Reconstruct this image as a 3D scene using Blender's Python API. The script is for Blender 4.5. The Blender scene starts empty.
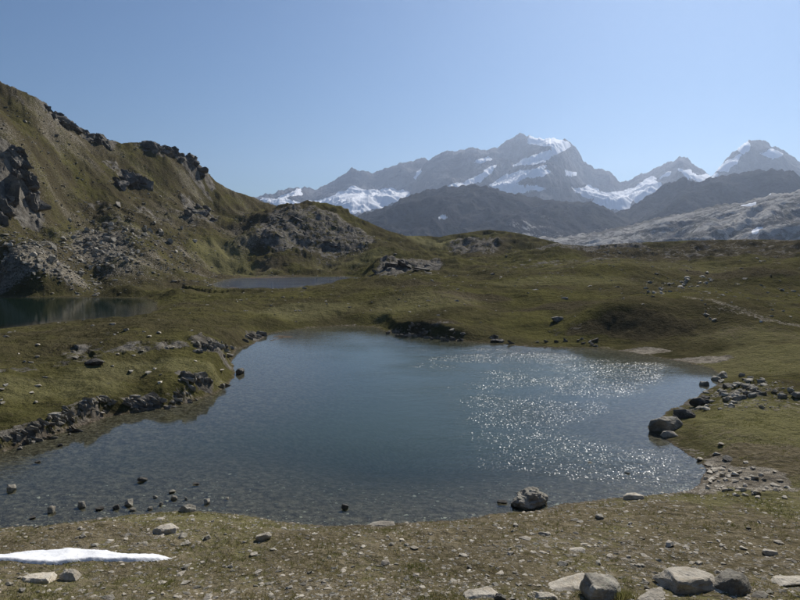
import bpy, bmesh, math, random
import numpy as np
from mathutils import Vector, Matrix, noise as mnoise

R = math.radians
sc = bpy.context.scene
COL = sc.collection

# ------------------------------------------------------------------ camera, sky, sun, exposure
CAM_H = 12.0            # metres above the tarn
PITCH = R(4.5)          # looking slightly down
F = 640.0               # focal length in pixels of the 800 x 600 photograph
cam = bpy.data.cameras.new('camera')
cam.sensor_width = 36.0
cam.lens = 36.0 * F / 800.0
cam.clip_start = 0.1
cam.clip_end = 60000
cam_ob = bpy.data.objects.new('camera', cam)
cam_ob.location = (0, 0, CAM_H)
cam_ob.rotation_euler = (R(90) - PITCH, 0, 0)
COL.objects.link(cam_ob)
sc.camera = cam_ob

SUN_AZ, SUN_EL = R(27), R(39)      # azimuth to the right of the view axis
world = bpy.data.worlds.new('World'); sc.world = world; world.use_nodes = True
wn = world.node_tree
bg = wn.nodes['Background']
sky = wn.nodes.new('ShaderNodeTexSky')
sky.sky_type = 'NISHITA'; sky.sun_disc = False
sky.sun_elevation = SUN_EL; sky.sun_rotation = SUN_AZ
sky.altitude = 2700; sky.air_density = 1.6; sky.dust_density = 0.8; sky.ozone_density = 8.0
wn.links.new(sky.outputs[0], bg.inputs[0])
bg.inputs[1].default_value = 0.067

sl = bpy.data.lights.new('sun', 'SUN'); sl.energy = 5.0; sl.angle = R(0.5); sl.color = (1.0, 0.95, 0.87)
sun = bpy.data.objects.new('sun', sl)
sdir = Vector((math.sin(SUN_AZ) * math.cos(SUN_EL), math.cos(SUN_AZ) * math.cos(SUN_EL), math.sin(SUN_EL)))
sun.rotation_euler = sdir.to_track_quat('Z', 'Y').to_euler()
sun.location = (0, 0, 100)
COL.objects.link(sun)

sc.view_settings.view_transform = 'Standard'
sc.view_settings.look = 'None'
sc.view_settings.gamma = 1.0
sc.view_settings.exposure = 0.0
sc.render.engine = 'CYCLES'
cy = sc.cycles
cy.use_denoising = True
cy.max_bounces = 8; cy.diffuse_bounces = 2; cy.glossy_bounces = 3; cy.transmission_bounces = 3
cy.volume_bounces = 1; cy.transparent_max_bounces = 8
cy.sample_clamp_indirect = 4.0; cy.sample_clamp_direct = 0.0
cy.caustics_reflective = False; cy.caustics_refractive = False

# ------------------------------------------------------------------ helpers
rng = np.random.default_rng(7)
random.seed(7)

def tag(o, label=None, cat=None, group=None, kind=None):
    if label: o['label'] = label
    if cat: o['category'] = cat
    if group: o['group'] = group
    if kind: o['kind'] = kind
    return o

def ray(px, py):
    """pixel of the 800x600 photograph -> (azimuth, tan of elevation)"""
    x = (np.asarray(px, float) - 400) / F
    u = (300 - np.asarray(py, float)) / F
    c, s = math.cos(PITCH), math.sin(PITCH)
    fy = c + u * s; fz = -s + u * c
    return np.arctan2(x, fy), fz / np.hypot(x, fy)

def proj(X, Y, Z):
    c, s = math.cos(PITCH), math.sin(PITCH)
    zz = Z - CAM_H
    d = Y * c - zz * s; u = Y * s + zz * c
    d = np.maximum(d, 1e-3)
    return 400 + F * X / d, 300 - F * u / d

def on_plane(px, py, z):
    th, te = ray(px, py)
    r = (z - CAM_H) / te
    return r * np.sin(th), r * np.cos(th)

def sstep(a, b, x):
    t = np.clip((x - a) / (b - a), 0, 1)
    return t * t * (3 - 2 * t)

_P = rng.permutation(4096).astype(np.int32)
_G = rng.uniform(0, 2 * np.pi, 4096)
_GX, _GY = np.cos(_G), np.sin(_G)
def _h(ix, iy, s):
    return _P[(_P[(ix + s * 131) & 4095] + iy) & 4095]

def perlin(x, y, s=0):
    ix = np.floor(x).astype(np.int64); iy = np.floor(y).astype(np.int64)
    fx = x - ix; fy = y - iy
    u = fx * fx * fx * (fx * (fx * 6 - 15) + 10); v = fy * fy * fy * (fy * (fy * 6 - 15) + 10)
    def g(dx, dy):
        h = _h(ix + dx, iy + dy, s)
        return _GX[h] * (fx - dx) + _GY[h] * (fy - dy)
    a = g(0, 0); b = g(1, 0); c = g(0, 1); d = g(1, 1)
    return (a + u * (b - a) + v * (c - a + u * (a - b - c + d))) * 1.5

def fbm(x, y, octs=4, s=0, gain=0.5, ridged=False):
    t = np.zeros_like(x, float); a = 1.0; n = 0
    for k in range(octs):
        p = perlin(x, y, s + k * 7)
        t += a * ((1 - 2 * np.abs(p)) if ridged else p); n += a
        a *= gain; x = x * 2.03 + 17.3; y = y * 2.03 - 9.1
    return t / n

def cells(x, y, s=0, tilt=0.8):
    """blocky facets: every cell is a tilted plane of random height; also returns the joint distance"""
    ix = np.floor(x).astype(np.int64); iy = np.floor(y).astype(np.int64)
    d1 = np.full(x.shape, 9.0); d2 = np.full(x.shape, 9.0); hv = np.zeros(x.shape)
    for dx in (-1, 0, 1):
        for dy in (-1, 0, 1):
            h = _h(ix + dx, iy + dy, s)
            cx = ix + dx + 0.5 + 0.48 * _GX[h]; cyy = iy + dy + 0.5 + 0.48 * _GY[(h * 3 + 5) & 4095]
            ex = x - cx; ey = y - cyy
            d = np.hypot(ex, ey)
            v = 0.5 * _GX[(h * 7 + 1) & 4095] + tilt * (ex * _GX[(h * 5 + 3) & 4095] + ey * _GY[(h * 11 + 9) & 4095])
            new = d < d1
            d2 = np.where(new, d1, np.minimum(d2, d))
            hv = np.where(new, v, hv); d1 = np.where(new, d, d1)
    return hv, d2 - d1

def poly_sd(X, Y, P):
    """signed distance to a closed polygon, negative inside"""
    P = np.asarray(P, float); Q = np.roll(P, -1, 0)
    best = np.full(X.shape, 1e18); ins = np.zeros(X.shape, bool)
    for (ax, ay), (bx, by) in zip(P, Q):
        ex, ey = bx - ax, by - ay
        t = np.clip(((X - ax) * ex + (Y - ay) * ey) / (ex * ex + ey * ey + 1e-12), 0, 1)
        best = np.minimum(best, (X - ax - t * ex) ** 2 + (Y - ay - t * ey) ** 2)
        c = (ay > Y) != (by > Y)
        if ey != 0:
            ins ^= c & (X < ex * (Y - ay) / ey + ax)
    d = np.sqrt(best)
    return np.where(ins, -d, d)

def new_mesh(name, V, faces, smooth=True):
    """V (n,3), faces (m,3) or (m,4) arrays"""
    me = bpy.data.meshes.new(name)
    V = np.ascontiguousarray(V, np.float32); faces = np.ascontiguousarray(faces, np.int32)
    k = faces.shape[1]
    me.vertices.add(len(V)); me.vertices.foreach_set('co', V.ravel())
    me.loops.add(faces.size); me.loops.foreach_set('vertex_index', faces.ravel())
    me.polygons.add(len(faces))
    me.polygons.foreach_set('loop_start', np.arange(0, faces.size, k, dtype=np.int32))
    me.polygons.foreach_set('use_smooth', np.full(len(faces), smooth))
    me.update(calc_edges=True)
    return me

def grid_faces(n0, n1):
    i = np.arange(n0 - 1)[:, None] * n1 + np.arange(n1 - 1)[None, :]
    i = i.ravel()
    return np.stack([i, i + 1, i + n1 + 1, i + n1], 1)

def attr(me, name, vals):
    a = me.attributes.new(name, 'FLOAT', 'POINT')
    a.data.foreach_set('value', np.ascontiguousarray(vals, np.float32).ravel())

def link(name, me, mat, parent=None):
    o = bpy.data.objects.new(name, me)
    if mat and not me.materials: me.materials.append(mat)
    COL.objects.link(o)
    if parent: o.parent = parent
    return o

# ------------------------------------------------------------------ materials
class NT:
    def __init__(self, name):
        self.m = bpy.data.materials.new(name); self.m.use_nodes = True
        self.t = self.m.node_tree; self.n = self.t.nodes
        self.n.clear()
        self.out = self.n.new('ShaderNodeOutputMaterial')
    def node(self, typ, ins=None, **kw):
        n = self.n.new(typ)
        for k, v in kw.items(): setattr(n, k, v)
        for k, v in (ins or {}).items(): self.set(n, k, v)
        return n
    def set(self, n, k, v):
        i = n.inputs[k]
        if isinstance(v, bpy.types.NodeSocket): self.t.links.new(v, i)
        elif isinstance(v, tuple) and len(v) == 3 and i.type == 'RGBA': i.default_value = (*v, 1)
        else: i.default_value = v
    def pos(self):
        return self.node('ShaderNodeNewGeometry').outputs['Position']
    def objco(self):
        return self.node('ShaderNodeTexCoord').outputs['Object']
    def noise(self, vec, scale, detail=4, rough=0.55, dist=0.0):
        return self.node('ShaderNodeTexNoise', {'Vector': vec, 'Scale': scale, 'Detail': detail, 'Roughness': rough, 'Distortion': dist}).outputs['Fac']
    def voro(self, vec, scale, out='Distance', feature='F1', rnd=1.0):
        return self.node('ShaderNodeTexVoronoi', {'Vector': vec, 'Scale': scale, 'Randomness': rnd}, feature=feature).outputs[out]
    def attr(self, name):
        return self.node('ShaderNodeAttribute', attribute_name=name).outputs['Fac']
    def math(self, op, a, b=0.0, clamp=False):
        n = self.node('ShaderNodeMath', operation=op, use_clamp=clamp)
        self.set(n, 0, a); self.set(n, 1, b)
        return n.outputs[0]
    def ramp(self, fac, lo, hi, a=0.0, b=1.0):
        n = self.node('ShaderNodeMapRange', {'Value': fac, 'From Min': lo, 'From Max': hi, 'To Min': a, 'To Max': b})
        n.interpolation_type = 'SMOOTHSTEP'
        return n.outputs[0]
    def mix(self, fac, a, b, blend='MIX'):
        n = self.node('ShaderNodeMix', data_type='RGBA', blend_type=blend)
        n.clamp_factor = True
        self.set(n, 0, fac)
        self.set(n, 6, a); self.set(n, 7, b)
        return n.outputs[2]
    def bump(self, h, strength, dist, normal=None):
        ins = {'Height': h, 'Strength': strength, 'Distance': dist}
        if normal is not None: ins['Normal'] = normal
        return self.node('ShaderNodeBump', ins).outputs[0]
    def principled(self, col, rough=0.9, spec=0.2, normal=None):
        ins = {'Base Color': col, 'Roughness': rough, 'Specular IOR Level': spec}
        if normal is not None: ins['Normal'] = normal
        n = self.node('ShaderNodeBsdfPrincipled', ins)
        self.t.links.new(n.outputs[0], self.out.inputs[0])
        return n

def mat_ground():
    m = NT('alpine_turf')
    p = m.pos()
    big = m.noise(p, 0.035, 4, 0.6)
    mid = m.noise(p, 0.35, 5, 0.6)
    fine = m.noise(p, 3.0, 6, 0.65)
    tiny = m.noise(p, 22.0, 4, 0.6)
    big2 = m.noise(p, 0.085, 5, 0.65, 0.5)
    g = m.mix(m.ramp(big, 0.40, 0.60), (0.106, 0.098, 0.038), (0.090, 0.078, 0.041))
    g = m.mix(m.ramp(big2, 0.50, 0.64, 0, 0.85), g, (0.052, 0.047, 0.026))
    g = m.mix(m.ramp(big2, 0.36, 0.46, 0.7, 0), g, (0.120, 0.111, 0.041))
    g = m.mix(m.ramp(mid, 0.44, 0.70, 0, 0.8), g, (0.056, 0.054, 0.024))
    g = m.mix(m.ramp(fine, 0.48, 0.74, 0, 0.8), g, (0.120, 0.100, 0.052))
    g = m.mix(m.ramp(tiny, 0.56, 0.72, 0, 0.45), g, (0.040, 0.038, 0.018))
    g = m.mix(m.attr('pale_ground'), g, m.mix(fine, (0.165, 0.160, 0.066), (0.315, 0.280, 0.148)))
    # brown dry earth
    dirt = m.mix(m.ramp(fine, 0.35, 0.65), (0.165, 0.134, 0.080), (0.300, 0.252, 0.165))
    dirt = m.mix(m.ramp(tiny, 0.55, 0.7, 0, 0.5), dirt, (0.055, 0.042, 0.028))
    dirt = m.mix(m.attr('pale_ground'), m.mix(m.ramp(fine, 0.3, 0.7), (0.058, 0.049, 0.029), (0.104, 0.088, 0.053)), dirt)
    dfac = m.ramp(m.math('ADD', m.attr('dry'), m.math('MULTIPLY', m.math('SUBTRACT', m.math('ADD', m.math('MULTIPLY', fine, 0.6), m.math('MULTIPLY', mid, 0.4)), 0.5), 1.6)), 0.35, 0.65)
    c = m.mix(dfac, g, dirt)
    # stony ground and bedrock
    v = m.voro(p, 2.2, 'Color'); ve = m.voro(p, 2.2, 'Distance', 'DISTANCE_TO_EDGE')
    sepv = m.node('ShaderNodeSeparateColor', {'Color': v}).outputs[0]
    stone = m.mix(sepv, (0.20, 0.172, 0.130), (0.46, 0.41, 0.33))
    gfac = m.ramp(m.math('ADD', m.attr('gravel'), m.math('MULTIPLY', m.math('SUBTRACT', fine, 0.5), 1.4)), 0.4, 0.6)
    c = m.mix(gfac, c, m.mix(m.ramp(tiny, 0.4, 0.7), stone, (0.10, 0.085, 0.065)))
    rk = m.mix(m.ramp(m.noise(p, 0.5, 7, 0.65), 0.32, 0.68), (0.095, 0.085, 0.070), (0.270, 0.246, 0.206))
    rk = m.mix(m.ramp(fine, 0.5, 0.75, 0, 0.7), rk, (0.070, 0.062, 0.048))
    rn = m.math('ADD', m.math('MULTIPLY', mid, 0.7), m.math('MULTIPLY', fine, 0.3))
    rfac = m.ramp(m.math('ADD', m.attr('rock'), m.math('MULTIPLY', m.math('SUBTRACT', rn, 0.5), 2.2)), 0.42, 0.60)
    c = m.mix(rfac, c, rk)
    # bare lake bed
    bed = m.mix(m.ramp(fine, 0.4, 0.65), (0.095, 0.076, 0.056), (0.215, 0.178, 0.136))
    c = m.mix(m.attr('bed'), c, bed)
    h = m.math('ADD', m.math('MULTIPLY', fine, 0.30), m.math('MULTIPLY', tiny, 0.06))
    h = m.math('ADD', h, m.math('MULTIPLY', mid, 0.4))
    h = m.math('ADD', h, m.math('MULTIPLY', m.noise(p, 0.9, 3, 0.6), 0.5))
    nrm = m.bump(h, 1.0, 1.0)
    m.principled(c, 1.0, 0.0, nrm)
    return m.m

def mat_rock(name, dark, pale, lichen=0.35, warm=(0.23, 0.19, 0.13), scale=1.0):
    m = NT(name)
    oi = m.node('ShaderNodeObjectInfo')
    p = m.node('ShaderNodeVectorMath', operation='ADD')
    m.t.links.new(m.pos(), p.inputs[0]); m.t.links.new(oi.outputs['Location'], p.inputs[1])
    p = p.outputs[0]
    a = m.noise(p, 1.8 * scale, 6, 0.65, 0.4)
    b = m.noise(p, 9 * scale, 6, 0.7)
    st = m.node('ShaderNodeVectorMath', operation='MULTIPLY')
    m.t.links.new(p, st.inputs[0]); st.inputs[1].default_value = (1.0, 1.0, 5.0)
    s = m.noise(st.outputs[0], 2.5 * scale, 4, 0.6, 0.6)
    c = m.mix(m.ramp(a, 0.3, 0.7), dark, pale)
    c = m.mix(m.ramp(s, 0.5, 0.7, 0, 0.5), c, warm)
    c = m.mix(m.ramp(b, 0.52, 0.75, 0, 0.75), c, tuple(x * 0.35 for x in dark))
    lf = m.ramp(m.noise(p, 4.5 * scale, 5, 0.75), 0.56, 0.62, 0, lichen)
    c = m.mix(lf, c, (0.33, 0.34, 0.25))
    hsv = m.node('ShaderNodeHueSaturation', {'Color': c, 'Value': m.math('ADD', m.math('MULTIPLY', oi.outputs['Random'], 0.6), 0.7)})
    h = m.math('ADD', m.math('MULTIPLY', a, 0.5), m.math('MULTIPLY', b, 0.22))
    h = m.math('ADD', h, m.math('MULTIPLY', s, 0.3))
    m.principled(hsv.outputs[0], 0.88, 0.25, m.bump(h, 0.8, 0.25 / scale))
    return m.m

def mat_mountain(name, dark, pale, green=0.0, sc_=1.0):
    m = NT(name)
    p = m.pos()
    a = m.noise(p, 0.0022 * sc_, 8, 0.68, 0.3)
    b = m.noise(p, 0.012 * sc_, 7, 0.7)
    c = m.mix(m.ramp(a, 0.33, 0.67), dark, pale)
    c = m.mix(m.ramp(b, 0.48, 0.72, 0, 0.7), c, tuple(x * 0.45 for x in dark))
    if green:
        c = m.mix(m.ramp(m.noise(p, 0.0035 * sc_, 6, 0.7), 0.45, 0.6, 0, green), c, (0.085, 0.085, 0.035))
    sr = m.math('ADD', m.attr('scree'), m.math('MULTIPLY', m.math('SUBTRACT', b, 0.5), 1.8))
    c = m.mix(m.ramp(sr, 0.42, 0.65), c, (0.42, 0.40, 0.37))
    sn = m.math('ADD', m.attr('snow'), m.math('MULTIPLY', m.math('SUBTRACT', m.math('ADD', m.math('MULTIPLY', b, 0.6), m.math('MULTIPLY', a, 0.4)), 0.5), 1.1))
    sn = m.ramp(sn, 0.44, 0.56)
    c = m.mix(sn, c, (0.93, 0.94, 0.96))
    h = m.math('ADD', m.math('MULTIPLY', b, 40 / sc_), m.math('MULTIPLY', a, 60 / sc_))
    m.principled(c, 1.0, 0.0, m.bump(h, m.math('SUBTRACT', 0.9, m.math('MULTIPLY', sn, 0.85)), 1.0))
    return m.m

def mat_water(name, deep, clear=0.9, wave=1.0):
    m = NT(name)
    p = m.pos()
    wind = m.attr('wind')
    mp = m.node('ShaderNodeMapping', {'Vector': p, 'Rotation': (0, 0, R(-20)), 'Scale': (1.0, 1.5, 1.0)}).outputs[0]
    w1 = m.noise(mp, 0.9, 3, 0.55, 0.3)
    w2 = m.noise(mp, 4.2, 3, 0.6, 0.2)
    patch = m.ramp(m.noise(p, 0.12, 3, 0.5), 0.3, 0.7, 0.55, 1.2)
    h = m.math('ADD', m.math('MULTIPLY', w1, 0.05), m.math('MULTIPLY', w2, 0.022))
    amp = m.math('MULTIPLY', m.math('ADD', m.math('MULTIPLY', wind, patch), 0.04), wave)
    nrm = m.bump(m.math('MULTIPLY', h, amp), 1.0, 1.0)
    # small wind facets: every wavelet leans its own way, a few of them strongly
    mv = m.node('ShaderNodeMapping', {'Vector': p, 'Rotation': (0, 0, R(12)), 'Scale': (22.0, 9.0, 1.0)}).outputs[0]
    vc = m.node('ShaderNodeSeparateColor', {'Color': m.voro(mv, 1.0, 'Color')})
    def lean(sock, k):
        t = m.math('SUBTRACT', m.math('MULTIPLY', sock, 2.0), 1.0)
        return m.math('MULTIPLY', m.math('MULTIPLY', t, k), amp)
    lv = m.node('ShaderNodeCombineXYZ', {0: lean(vc.outputs[0], 0.42), 1: lean(vc.outputs[1], 0.55), 2: 0.0}).outputs[0]
    nf = m.node('ShaderNodeVectorMath', {0: nrm, 1: lv}, operation='ADD').outputs[0]
    nf = m.node('ShaderNodeVectorMath', {0: nf}, operation='NORMALIZE').outputs[0]
    g1 = m.node('ShaderNodeBsdfAnisotropic', {'Color': (1, 1, 1), 'Roughness': 0.05, 'Normal': nrm})
    g2 = m.node('ShaderNodeBsdfAnisotropic', {'Color': (1, 1, 1), 'Roughness': 0.205, 'Normal': nf})
    gl = m.node('ShaderNodeMixShader', {0: 0.06, 1: g1.outputs[0], 2: g2.outputs[0]})
    dp = m.attr('depth')
    op = m.math('SUBTRACT', 1.0, m.math('POWER', 2.718, m.math('MULTIPLY', dp, -clear)), True)
    df = m.node('ShaderNodeBsdfDiffuse', {'Color': deep})
    tr = m.node('ShaderNodeBsdfTransparent', {'Color': (0.80, 0.86, 0.80)})
    body = m.node('ShaderNodeMixShader', {0: op, 1: tr.outputs[0], 2: df.outputs[0]})
    # the same reflectance from above and from below, so that sunlight reaches the bed
    dot = m.node('ShaderNodeVectorMath', {0: nrm, 1: m.node('ShaderNodeNewGeometry').outputs['Incoming']}, operation='DOT_PRODUCT').outputs['Value']
    c5 = m.math('POWER', m.math('SUBTRACT', 1.0, m.math('ABSOLUTE', dot), True), 5.0)
    fr = m.math('ADD', m.math('MULTIPLY', c5, 0.72), 0.018)
    s = m.node('ShaderNodeMixShader', {0: fr, 1: body.outputs[0], 2: gl.outputs[0]})
    m.t.links.new(s.outputs[0], m.out.inputs[0])
    return m.m

def mat_simple(name, a, b, scale, rough=0.9, spec=0.2, bump=0.3, sss=0.0):
    m = NT(name)
    p = m.pos()
    n = m.noise(p, scale, 5, 0.6)
    n2 = m.noise(p, scale * 7, 3, 0.6)
    c = m.mix(m.ramp(n, 0.35, 0.65), a, b)
    pr = m.principled(c, rough, spec, m.bump(m.math('ADD', n, m.math('MULTIPLY', n2, 0.3)), bump, 0.3))
    return m.m

M_ground = mat_ground()
M_rock = mat_rock('lichened_gneiss', (0.170, 0.152, 0.120), (0.420, 0.385, 0.315))
M_pale = mat_rock('pale_gneiss', (0.330, 0.290, 0.228), (0.560, 0.505, 0.410), 0.2, (0.42, 0.34, 0.23))
M_dark = mat_rock('dark_wet_rock', (0.055, 0.050, 0.044), (0.140, 0.128, 0.110), 0.2, (0.09, 0.075, 0.055))
M_bed = mat_rock('weathered_bedrock', (0.110, 0.098, 0.080), (0.400, 0.365, 0.305), 0.3, scale=0.9)
M_cliff = mat_rock('cliff_rock', (0.085, 0.077, 0.066), (0.215, 0.196, 0.168), 0.2, scale=0.16)
M_water = mat_water('tarn_water', (0.026, 0.043, 0.020), 0.7)
M_pond = mat_water('pond_water', (0.010, 0.018, 0.034), 12.0, 3.0)
M_water2 = mat_water('far_lake_water', (0.005, 0.013, 0.008), 12.0, 0.35)
M_snow = mat_simple('old_snow', (0.93, 0.93, 0.93), (0.84, 0.84, 0.84), 2.0, 0.6, 0.3, 0.2)
def mat_blades():
    m = NT('grass_blades')
    p = m.pos()
    c = m.mix(m.ramp(m.noise(p, 0.9, 5, 0.6), 0.35, 0.65), (0.150, 0.155, 0.045), (0.270, 0.232, 0.105))
    d = m.node('ShaderNodeBsdfDiffuse', {'Color': c})
    t = m.node('ShaderNodeBsdfTranslucent', {'Color': c})
    x = m.node('ShaderNodeMixShader', {0: 0.5, 1: d.outputs[0], 2: t.outputs[0]})
    m.t.links.new(x.outputs[0], m.out.inputs[0])
    return m.m
M_grass = mat_blades()
M_mtn = mat_mountain('high_mountain_rock', (0.075, 0.074, 0.078), (0.200, 0.196, 0.200))
M_mid = mat_mountain('dark_ridge_rock', (0.030, 0.030, 0.034), (0.080, 0.078, 0.080), 0.15, 1.8)
M_slope = mat_mountain('pale_rock_slope', (0.110, 0.106, 0.102), (0.240, 0.228, 0.212), 0.25, 4.0)

# ------------------------------------------------------------------ lakes (outlines on their water planes)
MAIN = [(-140, 545), (-190, 505), (-140, 476), (-70, 466), (0, 452), (30, 443), (60, 433), (110, 416), (160, 409), (190, 402), (215, 393), (228, 384), (236, 373),
        (231, 362), (236, 350), (255, 343), (270, 333), (300, 329), (340, 325.5), (376, 327), (386, 332), (420, 336), (460, 341),
        (500, 344), (530, 347), (570, 347.5), (600, 348), (630, 352), (655, 357), (685, 362), (710, 368), (722, 376), (717, 385),
        (703, 393), (688, 401), (668, 412), (648, 427), (657, 436), (668, 441), (682, 451), (696, 459), (705, 470), (701, 484), (690, 491),
        (660, 495), (630, 498), (600, 501), (560, 504), (545, 508), (500, 514), (460, 519), (400, 524), (350, 525), (300, 524), (262, 520),
        (230, 514), (200, 511), (165, 513), (120, 517), (60, 523), (0, 528), (-60, 535)]
LEFTL = [(-160, 318), (-150, 301), (-80, 297.5), (0, 297), (60, 297), (110, 297.3), (145, 298), (156, 302), (157, 309), (145, 317), (110, 319.5), (80, 321), (50, 323), (0, 329), (-60, 332), (-120, 328)]
MIDL = [(212, 284), (222, 280.5), (234, 278.5), (250, 277.5), (300, 277), (345, 276.5), (362, 278), (352, 281), (335, 283.5), (312, 286), (285, 289), (252, 289.5), (228, 289), (216, 287)]
LAKES = []
for pix, lev in ((MAIN, 0.0), (LEFTL, 1.0), (MIDL, 2.0)):
    a = np.array(pix, float)
    x, y = on_plane(a[:, 0], a[:, 1], lev)
    LAKES.append((np.stack([x, y], 1), lev))

# ------------------------------------------------------------------ the ground: control points (px, py, metres)
CP = []
def cp(px, py, D):
    th, te = ray(px, py)
    if py > 275: D = D * float(ray(400, py)[1]) / float(te)      # same height above the water right across the frame
    CP.append((float(th), math.log(D), float(te)))
def cz(px, D, z):
    CP.append((math.atan((px - 400) / F), math.log(D), (z - CAM_H) / D))
for px in (-180, 0, 130, 270, 400, 530, 660, 800, 980):
    cz(px, 12, 4.5); cp(px, 600, 18.0); cp(px, 560, 21.3)
for px in (0, 200, 400, 560): cp(px, 540, 23.8)
# right shore, meadow
for v in ((750, 500, 28.6), (900, 505, 28), (760, 450, 35), (900, 450, 35.5), (780, 400, 45.5), (920, 400, 46), (720, 370, 54), (790, 340, 70), (930, 345, 70), (790, 310, 96), (930, 310, 98),
          (790, 290, 122), (790, 270, 165), (930, 275, 160), (790, 261, 230), (700, 262, 225), (600, 262, 215), (650, 275, 158), (700, 283, 140),
          (690, 300, 97), (640, 308, 92), (740, 318, 82), (600, 320, 86), (690, 322, 84), (690, 340, 77),
          (550, 328, 89), (550, 308, 98), (560, 290, 122), (550, 272, 172), (500, 318, 95), (450, 316, 93), (400, 320, 95), (450, 300, 107), (450, 286, 140), (450, 270, 200),
          (500, 262, 235), (550, 254, 262), (370, 300, 116), (370, 285, 150), (390, 266, 215), (420, 262, 235), (300, 300, 120), (300, 315, 107), (250, 300, 122), (240, 320, 97),
          (200, 310, 106), (160, 302, 122), (200, 296, 140), (120, 290, 150)): cp(*v)
# far edge of the plateau
for v in ((800, 240, 380), (740, 240, 360), (680, 241, 350), (620, 243, 360), (590, 247, 340), (930, 236, 380), (560, 240, 420), (520, 233, 430), (490, 229, 420), (465, 233, 400), (440, 238, 420), (405, 236, 450),
          (490, 250, 340), (430, 250, 330), (760, 256, 270), (640, 258, 270)): cp(*v)
# rocky knoll and slab
for v in ((255, 224, 300), (280, 213, 310), (320, 209, 320), (350, 216, 320), (375, 226, 320), (300, 240, 280), (350, 245, 285), (260, 262, 262), (320, 268, 258), (390, 258, 240), (300, 274, 246), (220, 274, 246)): cp(*v)
# left hillside
for v in ((0, 290, 156), (60, 291, 154), (0, 265, 184), (0, 222, 218), (28, 222, 226), (10, 150, 240), (40, 160, 262), (0, 110, 288), (0, 82, 322), (-120, 60, 300), (-120, 150, 230), (-120, 220, 205), (-120, 270, 170),
          (20, 89, 326), (47, 103, 332), (62, 119, 336), (82, 131, 345), (105, 138, 352), (122, 143, 360), (145, 141, 366), (160, 146, 370), (178, 152, 376), (192, 158, 384), (206, 170, 392), (216, 181, 400), (228, 188, 408), (245, 194, 420),
          (262, 200, 432), (278, 206, 446), (292, 214, 456),
          (60, 150, 300), (60, 200, 262), (60, 250, 205), (60, 275, 178), (110, 180, 310), (110, 225, 250), (110, 265, 196), (100, 280, 172), (160, 190, 335), (165, 225, 280), (170, 255, 235), (170, 272, 205), (150, 288, 165),
          (205, 200, 365), (205, 225, 305), (215, 245, 280), (215, 262, 262), (240, 215, 370), (240, 235, 300), (268, 222, 400), (-300, 30, 300), (-300, 250, 180)): cp(*v)
# near left peninsula
for v in ((0, 400, 43.5), (-120, 410, 43), (0, 370, 52), (-120, 372, 52), (0, 345, 64), (60, 340, 67), (0, 333, 82), (60, 326, 88), (100, 400, 46), (60, 420, 41), (100, 370, 53), (100, 350, 61), (150, 335, 66), (120, 338, 65), (150, 322, 84), (200, 345, 64), (170, 385, 49),
          (140, 397, 48.5), (60, 412, 43.5), (20, 425, 40.5), (0, 431, 39.5), (-60, 440, 38), (200, 388, 50.5), (200, 365, 57), (180, 320, 92), (220, 335, 75), (150, 360, 57)): cp(*v)
# behind the skyline the ground drops
for px in (-300, -120, 0, 60, 120, 180, 230, 280): cz(px, 560, 30); cz(px, 800, 5)
for px in (340, 400, 460, 520, 580, 640, 700, 760, 820, 930): cz(px, 540, 2); cz(px, 800, -18)
CP = np.array(CP)
KT, KR = 1.0, 0.42
def _tps(x, y):
    r2 = x * x + y * y
    return 0.5 * r2 * np.log(r2 + 1e-12)
_cx, _cy, _cv = CP[:, 0] * KT, CP[:, 1] * KR, CP[:, 2]
n = len(CP)
A = np.zeros((n + 3, n + 3))
A[:n, :n] = _tps(_cx[:, None] - _cx[None], _cy[:, None] - _cy[None]) + np.eye(n) * 2e-5
A[:n, n] = 1; A[:n, n + 1] = _cx; A[:n, n + 2] = _cy
A[n:, :n] = A[:n, n:].T
W = np.linalg.solve(A, np.concatenate([_cv, np.zeros(3)]))

DTH = R(0.084)
TH_D = np.arange(-R(39), R(39) + 1e-9, DTH)
TH_C = np.linspace(R(39), R(321), 56)[1:-1]
TH = np.concatenate([TH_D, TH_C])
DLR = 0.0056
LR0 = math.log(14.0)
LR_D = np.arange(LR0, math.log(900.0), DLR)
R_N = np.array([0.05, 1, 2, 3.5, 5, 6.5, 8, 9.5, 11, 12.5])
R_F = np.geomspace(900, 13300, 50)[1:]
RR = np.concatenate([R_N, np.exp(LR_D), R_F])
NI, ND = len(R_N), len(LR_D)
NA = len(TH_D)

def base_height(TH_, LR_):
    th = np.clip(TH_, -0.78, 0.78) * KT; lr = np.clip(LR_, math.log(12), math.log(800)) * KR
    e = W[n] + W[n + 1] * th + W[n + 2] * lr
    for k in range(n):
        e = e + W[k] * _tps(th - _cx[k], lr - _cy[k])
    return CAM_H + e * np.exp(np.clip(LR_, math.log(12), math.log(800)))

T2, L2 = np.meshgrid(TH_D, np.log(RR), indexing='xy')
X = np.exp(L2) * np.sin(T2); Y = np.exp(L2) * np.cos(T2); RAD = np.exp(L2)
Z = base_height(T2, L2)
# camera hill in front of / behind the near bank, and the valley beyond the plateau
Z = np.where(RAD < 12, np.interp(RAD, [0, 3, 6, 9, 12], [10.4, 9.5, 7.9, 6.1, 4.5]), Z)
zf = np.interp(np.log(RAD), np.log([800, 1100, 1600, 2500, 26000]), [0, -40, -90, -120, -120])
Z = np.where(RAD > 800, np.minimum(Z, 5) * np.clip((1600 - RAD) / 800, 0, 1) + zf, Z)
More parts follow.
